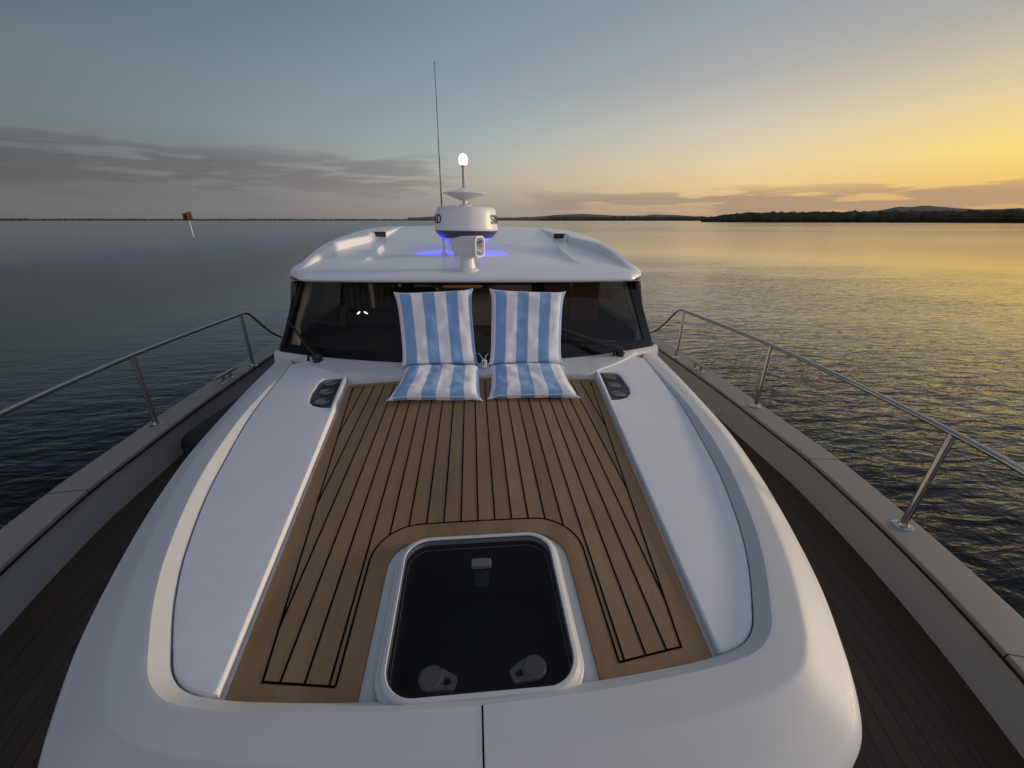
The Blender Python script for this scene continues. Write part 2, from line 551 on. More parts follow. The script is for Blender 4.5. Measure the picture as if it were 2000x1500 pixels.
for x in xs_f: tk.append((x, wfront(x) + .004))
TT = 1.245
tk.append((TX, TT - .13))
for k in range(1, 9):
    a = R(90 * k / 8); tk.append((TX - .115 + .115 * math.cos(a), TT - .115 + .115 * math.sin(a)))
half = tk
outline = [Vector(p) for p in half] + [Vector((-x, y)) for x, y in reversed(half)]
outline = dens(outline, .06)
mb = MB()
plate(mb, outline, teakz, [(.002, 0), (0, -.002), (0, -.014)], grid=.07)


# caulking seams: thin ribbons standing 0.8 mm proud
def ribbon(pts, w=.0066, dz=.0011):
    rowa = []; rowb = []
    P = [Vector(p) for p in pts]
    for i, p in enumerate(P):
        t = (P[min(i + 1, len(P) - 1)] - P[max(i - 1, 0)]).normalized(); nn = Vector((-t.y, t.x)) * w / 2
        a = p + nn; b = p - nn
        rowa.append((a.x, a.y, teakz(a.x, a.y) + dz)); rowb.append((b.x, b.y, teakz(b.x, b.y) + dz))
    mb.loft([rowa, rowb], m=1)


IB0, IB1 = (.588, .782), (.818, 2.635)


def ibx(y): return IB0[0] + (IB1[0] - IB0[0]) * (y - IB0[1]) / (IB1[1] - IB0[1])


HBX, HBT, HBR = .388, 1.322, .165


def ifront(x): return .752 + (.785 - .752) * (x - HBX) / (IB0[0] - HBX)


def hb_top(x):
    x = abs(x)
    if x > HBX: return None
    if x < HBX - HBR: return HBT
    return HBT - HBR + math.sqrt(max(0, HBR ** 2 - (x - (HBX - HBR)) ** 2))


hb = [(HBX, ifront(HBX))] + [(HBX, y) for y in np.linspace(.8, HBT - HBR, 8)]
hb += [(HBX - HBR + HBR * math.cos(R(a)), HBT - HBR + HBR * math.sin(R(a))) for a in range(6, 91, 6)]
hb += [(x, HBT) for x in np.linspace(HBX - HBR - .02, 0, 8)]
hb = hb + [(-x, y) for x, y in reversed(hb[:-1])]
ribbon(hb)
for s in (1, -1):
    ribbon([(s * ibx(y), y) for y in np.linspace(IB0[1], IB1[1], 24)])
    ribbon([(s * x, ifront(x)) for x in np.linspace(HBX, IB0[0], 6)])
ribbon([(x, IB1[1]) for x in np.linspace(-IB1[0], IB1[0], 40)], w=.0035)
pitch = .0675
for n in range(-12, 13):
    x = n * pitch
    y0 = None
    if abs(x) < HBX: y0 = hb_top(x)
    elif abs(x) <= IB0[0]: y0 = ifront(abs(x))
    else:
        y0 = IB0[1] + (abs(x) - IB0[0]) / (IB1[0] - IB0[0]) * (IB1[1] - IB0[1])
    if y0 < IB1[1] - .03: ribbon([(x, y) for y in np.linspace(y0, IB1[1], 24)])
mb.done('teak_panel', [TEAK, CAULK], yacht, sharp=40)

# ---- white non-skid panels either side, each with a pocket for a cup-holder tray
wi = wl_in
for s in (1, -1):
    out_c = [p for p in wi if p.y < 3.14 and (p.x > bx(p.y) + .016)]
    poly = [Vector((p.x - .003, p.y + (.003 if p.y < .9 else 0))) for p in out_c]
    pin = [Vector((bx(y) + .012, y)) for y in np.linspace(.76, 2.70, 26)]
    poly = poly + pin
    poly += [Vector((.884, 2.80)), Vector((1.02, 2.97)), Vector((1.25, 3.14))]
    poly = [Vector((s * p.x, p.y)) for p in poly]
    hole = [(.898, 2.755), (.852, 2.295), (.92, 2.31), (.985, 2.345), (1.03, 2.41), (1.052, 2.49), (1.060, 2.62), (1.060, 2.70), (1.044, 2.745), (1.01, 2.758)]
    hole = [Vector((s * x, y)) for x, y in hole]
    mb = MB()
    plate(mb, dens(poly, .08), panz, [(.009, 0), (.005, -.0015), (.0015, -.005), (0, -.011), (0, -.06)], holes=[hole], hprof=[(0, 0), (.008, -.004), (.010, -.07)], grid=.09)
    mb.done('nonskid_panel', NONSKID, yacht, sharp=50)
    # tray
    tr = empty('cup_holder_tray', (s * .92, 2.42, panz(.92, 2.42)), yacht)
    to = Vector((s * .92, 2.42, panz(.92, 2.42)))
    mb = MB()
    plate(mb, inset(hole, .009), lambda x, y: panz(x, y) - .016, [(0, 0)], grid=0)
    mb.done('tray_floor', DARKTRAY, tr, off=to)
    for (cx, cy) in ((.976, 2.690), (.962, 2.555), (.946, 2.420)):
        mb = MB()
        mb.lathe([(.036, -.010), (.037, .001), (.040, .004), (.043, .002), (.043, 0)], (s * cx, cy, panz(cx, cy) - .014), 28)
        mb.done('cup_holder', SATIN, tr, off=to)

# ---- hatch
hat = empty('deck_hatch', (0, .95, teakz(0, .95)), yacht)
ho = Vector((0, .95, teakz(0, .95)))


def hz(x, y): return -1.2 + SL * y


def hoff(d):
    x0, x1 = -.286 + d, .286 - d
    return rrect(x0, .658 + d, x1, 1.236 - d, max(.02, .105 - d * .8), 8)


# floor of the well under teak and panels
mb = MB()
fl = full(wl_in)
plate(mb, fl, lambda x, y: teakz(x, y) - .012, [(0, 0)], holes=[hoff(.038)], hprof=[(0, 0), (-.012, -.004)], grid=.15)
mb.done('trunk_floor', GEL, yacht)

mb = MB()
prof = [(0, -.012), (0, .008), (.0015, .012), (.005, .0145), (.010, .016), (.013, .020), (.016, .027), (.019, .029), (.028, .030), (.030, .0285), (.032, .023), (.032, -.02)]
mb.loft([[(p.x, p.y, hz(p.x, p.y) + dz) for p in hoff(d)] for d, dz in prof], True)
mb.done('hatch_frame', FRAMEP, hat, sharp=40, off=ho)
mb = MB()
plate(mb, hoff(.0325), hz, [(.002, .029), (0, .027), (0, .022)], grid=.1)
mb.done('hatch_pane', SMOKED, hat, off=ho)
mb = MB()
pl = hoff(.036)
mb.loft([[(p.x, p.y, hz(p.x, p.y) + .008) for p in pl], [(p.x * .98, p.y, hz(p.x, p.y) - .30) for p in pl]], True, False, True)
mb.done('hatch_well', pmat('dark_hatch_lining', (.016, .016, .017), .8, var=(5, .2)), hat, off=ho)
for s, cx, cy, ang in ((-1, -.135, .742, -18), (1, .145, .748, 200)):
    mb = MB()
    z = hz(cx, cy) + .008
    mb.lathe([(.034, 0), (.034, .006), (.028, .011), (.012, .0115)], (cx, cy, z), 28)
    a = R(ang); ux = Vector((math.cos(a), math.sin(a), 0)); uy = Vector((-ux.y, ux.x, 0))
    c = Vector((cx, cy, z + .004))
    ov = [(.020, .030), (.042, .024), (.064, .019), (.070, .011), (.070, -.011), (.064, -.019), (.042, -.024), (.020, -.030)]
    iv = [(.036, .011), (.044, .010), (.054, .008), (.057, .004), (.057, -.004), (.054, -.008), (.044, -.010), (.036, -.011)]
    g = lambda t, dz: [c + ux * x + uy * y + Vector((0, 0, dz)) for x, y in t]
    mb.loft([g(ov, -.004), g(ov, .005), g(iv, .005), g(iv, -.004)], True)
    mb.done('hatch_handle', LATCHP, hat, off=ho)
mb = MB()
z = hz(0, 1.11)
mb.box((.008, 1.105, z + .010), (.07, .035, .02), .006)
mb.done('hatch_hinge', GREYP, hat, off=ho)
mb = MB(); mb.box((.008, 1.05, z - .006), (.05, .07, .02), .004)
mb.done('hinge_arm', BLACK, hat, off=ho)


# ---- windscreen
def wsb(s):
    a = abs(s); return Vector((1.555 * s, 2.86 + .45 * s * s, -.977 - .023 * s * s))


def wst(s):
    return Vector((1.435 * s, 3.405 + .20 * s * s, -.455 + .004 * s * s))


def ws(s, t, d=0):
    b = wsb(s); p = b.lerp(wst(s), t)
    up = (wst(s) - b).normalized(); tg = (wsb(s + .01) - wsb(s - .01)).normalized(); n = tg.cross(up).normalized()
    p = p + Vector((0, n.y, n.z)).normalized() * 0 + n * (.03 * math.sin(PI * t) * 0 + d)
    return p


wsn = (wsb(.01) - wsb(-.01)).normalized().cross((wst(0) - wsb(0)).normalized())
sg = -1 if wsn.y > 0 else 1      # sign so that +d points outside (towards the bow)
WIN = [(-.955, -.395), (-.325, .335), (.405, .945)]
T0, T1 = .115, .955
S = sorted(set([-1, 1] + [round(x, 4) for a, b in WIN for x in np.linspace(a, b, 9)] + [round(x, 4) for x in np.linspace(-1, 1, 21)]))
TS = [0, .05, T0, .25, .4, .55, .7, .85, T1, 1.0]
wsr = empty('windscreen', (0, 3.0, -.977), yacht); wo = Vector((0, 3.0, -.977))
mb = MB()
th = .012
for i in range(len(S) - 1):
    for j in range(len(TS) - 1):
        sm = (S[i] + S[i + 1]) / 2; tm = (TS[j] + TS[j + 1]) / 2
        if any(a < sm < b for a, b in WIN) and T0 < tm < T1: continue
        q = [(S[i], TS[j]), (S[i + 1], TS[j]), (S[i + 1], TS[j + 1]), (S[i], TS[j + 1])]
        mb.add([ws(a, b, 0) for a, b in q] + [ws(a, b, -sg * th) for a, b in q], [(0, 1, 2, 3), (7, 6, 5, 4), (0, 4, 5, 1), (1, 5, 6, 2), (2, 6, 7, 3), (3, 7, 4, 0)])
# interior duplicate walls vanish in remove_doubles pairs
fr_o = mb.done('windscreen_frame', FRIT, wsr, off=wo, sharp=40)
bm = bmesh.new(); bm.from_mesh(fr_o.data)
seen = {}
for f in bm.faces:
    k = tuple(sorted((round(f.calc_center_median().x, 4), round(f.calc_center_median().y, 4), round(f.calc_center_median().z, 4)))) + (round(f.calc_center_median().x, 4),)
    seen.setdefault(k, []).append(f)
bmesh.ops.delete(bm, geom=[f for v in seen.values() if len(v) > 1 for f in v], context='FACES')
bmesh.ops.recalc_face_normals(bm, faces=bm.faces)
bm.to_mesh(fr_o.data); bm.free()
for a, b in WIN:
    mb = MB()
    ss = np.linspace(a - .004, b + .004, 12)
    mb.loft([[ws(s, t, -sg * .006) for s in ss] for t in np.linspace(T0 - .006, T1 + .006, 8)])
    mb.done('windscreen_pane', WGLASS, wsr, off=wo)

# sill that carries the screen
mb = MB()
rows_s = []
for s in np.linspace(-1.03, 1.03, 61):
    b = wsb(s); x = b.x
    ax = abs(x)
    yl = 2.70 if ax < .84 else 2.70 + (b.y - .035 - 2.70) * min(1, ((ax - .84) / .49)) ** .8
    yl = min(yl, b.y - .03)
    zd = panz(x, yl) if ax > .9 else teakz(x, yl)
    zd = min(zd, b.z - .03) if ax > 1.2 else zd
    zt = max(zd + .028, b.z - .03) if ax < .9 else b.z - .018
    zt = min(zt, b.z - .004)
    rows_s.append([(x, yl - .008, zd - .08), (x, yl - .004, zd - .006), (x, yl, zt - .010), (x, yl + .004, zt - .003), (x, yl + .010, zt), (x, yl * .5 + b.y * .5, (zt * .4 + b.z * .6)), (x, b.y - .004, b.z + .002), (x, b.y + .03, b.z + .003), (x, b.y + .05, b.z - .12)])
mb.loft(rows_s)
mb.done('windscreen_sill', GEL, yacht, sharp=30)

# wipers
for name, pv, tip, b0, b1 in (('l', (-1.17, 3.035, -.965), (-.40, 0), (-.975, .18), (-.90, .97)), ('r', (1.165, 3.04, -.965), (0, 0), (.10, .30), (.78, .28))):
    pv = Vector(pv)
    wr = empty('wiper', pv, yacht)
    if name == 'l': tipp = ws(-.962, .40, sg * .045)
    else: tipp = ws(.44, .32, sg * .05)
    mb = MB()
    mb.lathe([(.036, -.03), (.034, .010), (.026, .024), (.010, .032)], pv, 20, axis=(0, -.5, .85))
    mid = pv.lerp(tipp, .3) + Vector((0, -.035, .02))
    mb.tube([pv + Vector((0, -.015, .02)), mid, tipp], ([.013, .009, .007] if name == 'l' else [.030, .022, .016]), 10)
    mb.tube([pv + Vector((-.06, -.01, -.02)), pv + Vector((-.055, -.015, .012)), pv + Vector((-.02, -.015, .02))], [.012, .009, .007], 8)
    mb.done('wiper_arm', BLACK, wr, off=pv)
    mb = MB()
    if name == 'l': pth = [ws(a, b, sg * .02) for a, b in zip(np.linspace(-.985, -.955, 9), np.linspace(.06, .9, 9))]
    else: pth = [ws(a, b, sg * .02) for a, b in zip(np.linspace(.75, .05, 9), np.linspace(.13, .35, 9))]
    mb.tube(pth, .009, 8)
    if name == 'l': mb.tube([tipp, ws(-.968, .42, sg * .015)], .012, 8)
    mb.done('wiper_blade', RUBBER, wr, off=pv)

# ---- cabin: sides, lining, furniture behind the glass
for s in (1, -1):
    mb = MB()
    # lower side from the deck to sill height, and posts with side windows between
    st = [(3.36, 1.60), (4.2, 1.63), (5.5, 1.65), (7.0, 1.65), (9.0, 1.60)]
    lo = [[(s * (x + .04), y, -1.79), (s * (x + .02), y, -1.25), (s * x, y, -1.0), (s * (x - .03), y, -1.0), (s * (x - .03), y, -1.79)] for y, x in st]
    mb.loft(lo, False)
    for y0, y1 in ((3.46, 3.62), (5.3, 5.45), (7.0, 9.0)):
        xa = interp(y0, st) - (.045 if y0 < 3.5 else 0); xb = interp(y1, st) - (.03 if y0 < 3.5 else 0)
        sh = .12 if y0 < 3.5 else 0
        mb.add([(s * xa, y0 - .06, -1.0), (s * xb, y1, -1.0), (s * (xb - .10), y1 + sh, -.42), (s * (xa - .12), y0 + sh, -.42),
                (s * (xa - .03), y0 - .06, -1.0), (s * (xb - .03), y1, -1.0), (s * (xb - .13), y1 + sh, -.42), (s * (xa - .15), y0 + sh, -.42)],
               [(0, 1, 2, 3), (7, 6, 5, 4), (0, 4, 5, 1), (1, 5, 6, 2), (2, 6, 7, 3), (3, 7, 4, 0)], m=1)
    mb.loft([[(s * (x - .004), y, -.9965), (s * (x - .06), y, -.9965), (s * (x - .06), y, -1.79)] for y, x in st], m=2)
    mb.done('cabin_side', [GEL, FRIT, DASH], yacht)
    mb = MB()
    ys = np.linspace(3.6, 7.02, 10)
    mb.loft([[(s * (interp(y, st) - .018), y, -.994) for y in ys], [(s * (interp(y, st) - .112), y + .05, -.425) for y in ys]])
    mb.done('side_window', DARKGLASS, yacht)
# interior (all inside the yacht, seen through the tinted screen)
mb = MB()
mb.add([(-1.55, 3.3, -2.0), (1.55, 3.3, -2.0), (1.6, 9, -2.0), (-1.6, 9, -2.0)], [(0, 1, 2, 3)])
mb.done('cabin_floor', WOODIN, yacht)
mb = MB()
mb.add([(-1.52, 3.5, -.47), (1.52, 3.5, -.47), (1.52, 8.9, -.40), (-1.52, 8.9, -.40)], [(0, 1, 2, 3)])
mb.done('cabin_headlining', CABIN, yacht)
mb = MB()
dsh = [[(x, wsb(x / 1.555).y + .03, -1.02), (x, wsb(x / 1.555).y + .12, -.972), (x, wsb(x / 1.555).y + .62, -.90), (x, wsb(x / 1.555).y + .70, -.93), (x, wsb(x / 1.555).y + .72, -1.6)] for x in np.linspace(-1.47, 1.47, 25)]
mb.loft(dsh)
mb.done('dashboard', DASH, yacht)
mb = MB()
mb.box((-.86, 3.86, -.85), (.60, .18, .16), .04)
mb.done('instrument_hood', DASH, yacht)
for x, ax_ in ((-.985, (.62, 0, .55)), (-.925, (-.75, 0, .50))):  # glowing spots standing in for the reflections of lights
    mb = MB(); mb.lathe([(.001, -.020), (.006, -.012), (.008, 0), (.006, .012), (.001, .020)], (x, 3.62, -.755), 14, axis=ax_)
    mb.done('dash_glint', GLINT, yacht)
for s in (1, -1):
    mb = MB()
    rr = []
    for t in np.linspace(.09, 1.0, 16):
        wd_ = interp(t, [(.1, .040), (.34, .012), (.70, .030), (1.0, .018)])
        a = ws(s * .985, t, -sg * .026); b = ws(s * (.952 - wd_), t, -sg * .026)
        rr.append([a, b, b + Vector((0, .05, 0)), a + Vector((0, .05, 0))])
    mb.loft(rr, True, True, True)
    mb.done('pillar_trim', CREAM if s < 0 else CURTAIN, yacht)
mb = MB()
mb.box((.905, 4.45, -1.0), (.29, .04, 1.06), .008); mb.box((1.225, 4.45, -1.0), (.29, .04, 1.06), .008)
mb.done('wood_bulkhead', WOODIN, yacht)
mb = MB()
mb.add([(-1.5, 7.2, -2), (1.5, 7.2, -2), (1.5, 7.2, -.4), (-1.5, 7.2, -.4)], [(0, 1, 2, 3)])
mb.done('saloon_bulkhead', CABIN, yacht)
for cx, wd in ((-1.32, .30), (-.98, .28), (1.50, .10)):
    mb = MB()
    xs = np.linspace(cx - wd / 2, cx + wd / 2, 25)
    mb.loft([[(x, 5.0 + .025 * math.sin((x - cx) * 95) + .01 * math.sin(x * 40 + z * 3), z) for x in xs] for z in np.linspace(-1.05, -.48, 6)])
    mb.done('cabin_curtain', CURTAIN, yacht)
mb = MB()
mb.box((-.62, 4.55, -.98), (.5, .14, .62), .06); mb.box((-.62, 4.40, -1.25), (.52, .46, .14), .05)
mb.done('helm_seat', DASH, yacht)
mb = MB()
mb.box((-.15, 6.6, -.72), (.6, .5, .5), .03); mb.box((.25, 6.9, -.6), (.3, .3, .3), .02)
mb.done('galley_cabinet', WOODIN, yacht)

# ---- hard top
rt = sinterp_tab([(3.30, -.400), (3.42, -.388), (3.7, -.362), (4.2, -.318), (4.95, -.256), (5.8, -.186), (6.6, -.125), (7.4, -.092), (8.4, -.10), (9.4, -.15)])


def roofz(x, y):
    z = interp(y, rt) - .018 * x * x * min(1, max(.15, (y - 3.3) / 1.2))
    # recess that deepens aft
    xe = .925 + .05 * (y - 3.65) / 1.3
    if 3.65 < y < 4.985 and abs(x) < xe + .03:
        dep = .046 * min(1, (y - 3.65) / 1.0)
        k = min(1, max(0, (xe + .03 - abs(x)) / .035)) * min(1, max(0, (4.985 - y) / .045))
        z -= dep * k
    return z


ro = [(1.40, 3.465), (1.47, 3.56), (1.53, 3.8), (1.575, 4.4), (1.60, 5.2), (1.60, 7.2), (1.57, 8.6), (1.48, 9.3)]
rh = [Vector((0, 3.305)), Vector((.4, 3.31)), Vector((.8, 3.325)), Vector((1.15, 3.35)), Vector((1.27, 3.365))]
rh += [Vector((1.27 + .12 * math.sin(R(a)), 3.485 - .12 * math.cos(R(a)))) for a in (15, 30, 45, 60, 75)]
rh += [Vector((p.x, p.y)) for p in smooth_curve([(x, y) for x, y in ro], 3)]
outl = [p for p in rh] + [Vector((-p.x, p.y)) for p in reversed(rh[1:])]
outl = dens(outl, .12)
mb = MB()
lines = []
yy = np.linspace(3.66, 4.94, 22)
for s in (1, -1):
    for o_ in (0.030, -.005):
        lines.append([(s * (.925 + .05 * (y - 3.65) / 1.3 + o_), y) for y in yy])
for yv, xx in ((4.94, .965), (4.985, 1.0)):
    lines.append([(x, yv) for x in np.linspace(-xx, xx, 30)])
plate(mb, outl, roofz, [(.055, 0), (.035, -.003), (.016, -.012), (.004, -.026), (0, -.042), (.004, -.052), (.016, -.062), (.09, -.070), (.35, -.072)], grid=.09, lines=lines)
mb.done('hardtop', ROOFGEL, yacht, sharp=24)
# raised side rails of the hard top with an air scoop
rail_x = [(3.46, 1.33), (3.8, 1.365), (4.2, 1.392), (4.7, 1.40), (5.0, 1.30), (5.3, 1.19), (5.69, 1.25), (5.72, 1.10), (6.4, 1.08), (7.6, 1.1), (8.6, 1.2)]
rail_z = sinterp_tab([(3.46, -.372), (3.7, -.345), (3.95, -.322), (4.25, -.278), (4.7, -.228), (5.1, -.192), (5.5, -.166), (5.9, -.148), (6.4, -.130), (7.2, -.112), (8.0, -.125), (8.6, -.17)])
for s in (1, -1):
    mb = MB(); rows_r = []
    ysr = sorted(set(list(np.linspace(3.50, 8.6, 60)) + [4.7, 5.3, 5.69, 5.72]))
    for y in ysr:
        xi = interp(y, rail_x); wo_ = interp(y, [(p.y, p.x) for p in rh[9:]]) - .05
        zt = interp(y, rail_z); zb = roofz(xi, y) - .01; zo = roofz(wo_, y) - .02
        zt = max(zt, roofz(xi + .03, y) + .004); zt = zb + .010 + (zt - zb - .010) * min(1, max(0, (y - 3.50) / .38)) ** 1.3
        mid = (xi + .05 + wo_) / 2
        rows_r.append([(s * xi, y, zb), (s * (xi + .012), y, zt - .012), (s * (xi + .024), y, zt - .003), (s * (xi + .04), y, zt), (s * max(mid, xi + .06), y, zt - .004), (s * (wo_ - .035), y, zt - .016), (s * (wo_ - .008), y, zt - .034), (s * wo_, y, min(zo, zt - .05))])
    mb.loft(rows_r, False, True, True)
    rl = mb.done('roof_rail', ROOFGEL, yacht, sharp=30)
    mb = MB()
    yv = 5.712
    zb = roofz(1.17, yv) + .012; zt = interp(yv, rail_z) - .012
    mb.box((s * 1.172, yv - .008, (zb + zt) / 2 + .006), (.165, .014, zt - zb + .024), .004)
    mb.done('roof_vent', BLACK, rl)

# ---- radar, satellite dome, anchor light, whip aerial, searchlight
RC = Vector((-.047, 4.4, -.30))
rad = empty('radar', RC, yacht)
mb = MB()
mb.lathe([(.10, -.30), (.311, -.098), (.312, -.075), (.306, -.02), (.298, .05), (.290, .092), (.278, .110), (.262, .118), (.20, .122), (.0, .126)], (RC.x, RC.y, 0), 64)
mb.done('radar_dome', WHITEP, rad, off=RC, sharp=50)
mb = MB()
mb.lathe([(.05, -.166), (.235, -.166), (.262, -.158), (.300, -.112), (.313, -.097), (.313, -.0945), (.10, -.0945)], (RC.x, RC.y, 0), 64)
mb.done('radar_base', GREYBASE, rad, off=RC)
mb = MB()
zr_ = roofz(RC.x, RC.y)
mb.lathe([(.14, zr_ - .01), (.14, zr_ + .012), (.075, zr_ + .03), (.06, -.20), (.09, -.166)], (RC.x, RC.y + .06, 0), 28)
mb.done('radar_pedestal', WHITEP, rad, off=RC)


def word(text, size, place, mat, name, parent, off):
    cu = bpy.data.curves.new('lettering', 'FONT'); cu.body = text; cu.size = size; cu.align_x = 'CENTER'; cu.align_y = 'CENTER'
    cu.offset = .0022; cu.space_character = 1.12; cu.extrude = .0008
    to = bpy.data.objects.new('lettering', cu); col.objects.link(to)
    bpy.context.view_layer.update()
    me = bpy.data.meshes.new_from_object(to.evaluated_get(bpy.context.evaluated_depsgraph_get()))
    bpy.data.objects.remove(to)
    bm = bmesh.new(); bm.from_mesh(me)
    bmesh.ops.subdivide_edges(bm, edges=[e for e in bm.edges if e.calc_length() > .02], cuts=2)
    for v in bm.verts: v.co = place(v.co) - off
    bm.to_mesh(me); bm.free()
    me.materials.append(mat); me.name = name
    o = bpy.data.objects.new(name, me); col.objects.link(o); o.parent = parent
    return o


for s in (1, -1):
    def place(c, s=s):
        # angle measured from the bow-facing direction (-Y) round the dome
        th0 = R(90) * s
        rr = .3045 - (c.y) * .09 + c.z + .002
        a = th0 + c.x / .303
        return Vector((RC.x + math.sin(a) * rr, RC.y - math.cos(a) * rr, .004 + c.y))
    word('SIMRAD', .112, place, pmat('dark_lettering', (.03, .032, .04), .5), 'radar_lettering', rad, RC)
for dx in (-.10, .075):
    mb = MB(); mb.lathe([(.004, 0), (.011, .002), (.010, .010), (.004, .014)], (RC.x + dx, RC.y - .20, -.186), 12, axis=(0, 0, 1))
    mb.done('blue_diode', BLUEL, rad, off=RC)

SC = Vector((-.055, 4.4, .126))
sat = empty('satellite_antenna', SC, yacht)
mb = MB()
mb.lathe([(.01, .176), (.05, .180), (.12, .205), (.185, .228), (.207, .236), (.210, .241), (.203, .247), (.15, .257), (.09, .270), (.055, .283), (.03, .288), (.005, .289)], (SC.x, SC.y, 0), 48)
mb.done('antenna_disc', WHITEP, sat, off=SC)
mb = MB()
mb.lathe([(.06, .118), (.06, .132), (.03, .142), (.022, .15), (.022, .182)], (SC.x, SC.y, 0), 20)
mb.box((SC.x + .03, SC.y, .134), (.07, .05, .03), .008); mb.box((SC.x - .13, SC.y, .126), (.07, .05, .012), .004)
mb.done('antenna_stalk', WHITEP, sat, off=SC)
AL = Vector((-.062, 4.4, .285))
anc = empty('anchor_light', AL, yacht)
mb = MB(); mb.lathe([(.026, .282), (.024, .292), (.014, .296), (.0135, .47), (.024, .474), (.024, .482)], (AL.x, AL.y, 0), 20)
mb.done('light_pole', STEEL, anc, off=AL)
mb = MB(); mb.lathe([(.022, .482), (.034, .488), (.041, .505), (.043, .530), (.040, .553), (.028, .572), (.01, .580)], (AL.x, AL.y, 0), 24)
mb.done('light_lens', LAMP, anc, off=AL)
WB = Vector((-.283, 4.42, roofz(-.28, 4.42)))
whip = empty('whip_antenna', WB, yacht)
mb = MB(); mb.lathe([(.035, WB.z - .005), (.03, WB.z + .02), (.014, WB.z + .04), (.012, WB.z + .16)], (WB.x, WB.y, 0), 16)
mb.done('antenna_mount', WHITEP, whip, off=WB)
mb = MB(); mb.tube([(WB.x, WB.y, WB.z + .12), (WB.x - .001, WB.y, .5), (WB.x - .002, WB.y, .9), (WB.x - .003, WB.y, 1.275)], [.008, .006, .0045, .0032], 10)
mb.lathe([(.002, 1.27), (.0055, 1.274), (.0055, 1.284), (.002, 1.288)], (WB.x - .003, WB.y, 0), 8)
mb.done('antenna_whip', WHIPM, whip, off=WB)

SB = Vector((-.036, 3.50, roofz(-.036, 3.50)))
sea = empty('searchlight', SB, yacht)
mb = MB()
mb.lathe([(.085, -.01), (.088, .004), (.080, .012), (.066, .018), (.060, .05), (.052, .09), (.046, .115), (.03, .12)], SB, 32)
for a in (200, 250, 290, 340, 90, 140):
    mb.lathe([(.012, .008), (.012, .014), (.006, .018)], SB + Vector((.074 * math.cos(R(a)), .074 * math.sin(R(a)), 0)), 10)
mb.done('searchlight_foot', WHITEP, sea, off=SB)
# housing: barrel pointing to starboard and a little forward
HC = SB + Vector((.0, 0, .185)); hd = Vector((.84, -.55, 0)).normalized(); hs = Vector((-hd.y, hd.x, 0)); hu = Vector((0, 0, 1))


def hsec(t, w, h, r=.5):
    out = []
    for k in range(28):
        a = 2 * PI * k / 28; c, s_ = math.cos(a), math.sin(a)
        ex = .5
        out.append(HC + hd * t + hs * (math.copysign(abs(c) ** ex, c) * w / 2) + hu * (math.copysign(abs(s_) ** ex, s_) * h / 2))
    return out


mb = MB()
mb.loft([hsec(-.135, .01, .01), hsec(-.135, .06, .06), hsec(-.128, .088, .095), hsec(-.10, .112, .125), hsec(-.04, .132, .150), hsec(.05, .142, .160), hsec(.105, .146, .165), hsec(.118, .148, .167), hsec(.124, .142, .161), hsec(.124, .116, .135), hsec(.105, .110, .128)], True)
mb.done('searchlight_housing', WHITEP, sea, off=SB, sharp=50)
mb = MB()
mb.loft([hsec(.112, .114, .132), hsec(.085, .09, .10), hsec(.06, .05, .055), hsec(.05, .004, .004)], True)
mb.done('searchlight_reflector', LENS, sea, off=SB)

# ---- hull, deck, bulwarks, cap rails
ci_t = sinterp_tab([(-2.05, .02), (-1.75, .42), (-1.3, .80), (-.7, 1.22), (-.1, 1.55), (.35, 1.76), (.8, 1.93), (1.2, 2.055), (1.65, 2.16), (2.2, 2.255), (2.6, 2.285), (3.5, 2.335), (4.65, 2.345), (6.5, 2.33), (9, 2.2), (10.5, 2.1)])


def ci(y): return interp(y, ci_t)


YS = sorted(set(list(np.linspace(-2.05, 1.2, 34)) + list(np.linspace(1.2, 10.5, 60))))


def cno(y, d):
    e = .05; dx = (ci(y + e) - ci(y - e)) / (2 * e); n = Vector((1, -dx)).normalized()
    return Vector((ci(y) + n.x * d, y + n.y * d))


DZ = -1.755
mb = MB()
uv = []; rowsd = []
for y in YS:
    r = []
    for k in range(41):
        x = (ci(y) + .03) * (k / 20 - 1)
        r.append((x, y, DZ + .012 * (1 - (x / 2.4) ** 2)))
        uv.append((ci(y) - abs(x), abs(x) - .82 * ci(y) + 3))
    rowsd.append(r)
mb.loft(rowsd, uv=uv)
mb.done('teak_deck', DECKTEAK, yacht, uv=True)
for s in (1, -1):
    mb = MB()
    rb = []
    for y in YS:
        a = cno(y, .018); b = cno(y, .016); c = cno(y, .020)
        rb.append([(s * ci(y), y, DZ - .02), (s * b.x, b.y, DZ + .004), (s * c.x, c.y, -1.50), (s * (c.x + .05), c.y, -1.50)])
    mb.loft(rb)
    mb.done('bulwark', GREYGEL, yacht)
    mb = MB(); rc = []; uvc = []
    for y in YS:
        sec = [(.012, -1.518), (.0, -1.514), (.0, -1.486), (.002, -1.482), (.006, -1.480), (.10, -1.479), (.194, -1.480), (.199, -1.482), (.201, -1.486), (.201, -1.52), (.18, -1.525)]
        rr = []
        for d, z in sec:
            q = cno(y, d); rr.append((s * max(q.x, 0), q.y, z)); uvc.append((d, y))
        rc.append(rr)
    mb.loft(rc, uv=uvc)
    mb.done('cap_rail', CAP, yacht, uv=True, sharp=30)
    # dark strip as the shadow line in the groove under the cap's lip
    mb = MB()
    mb.loft([[(s * cno(y, -.004).x, cno(y, -.004).y, -1.4985) for y in YS], [(s * cno(y, -.004).x, cno(y, -.004).y, -1.5135) for y in YS]])
    mb.done('cap_shadow_line', RUBBER, yacht)
mb = MB()
hr = []
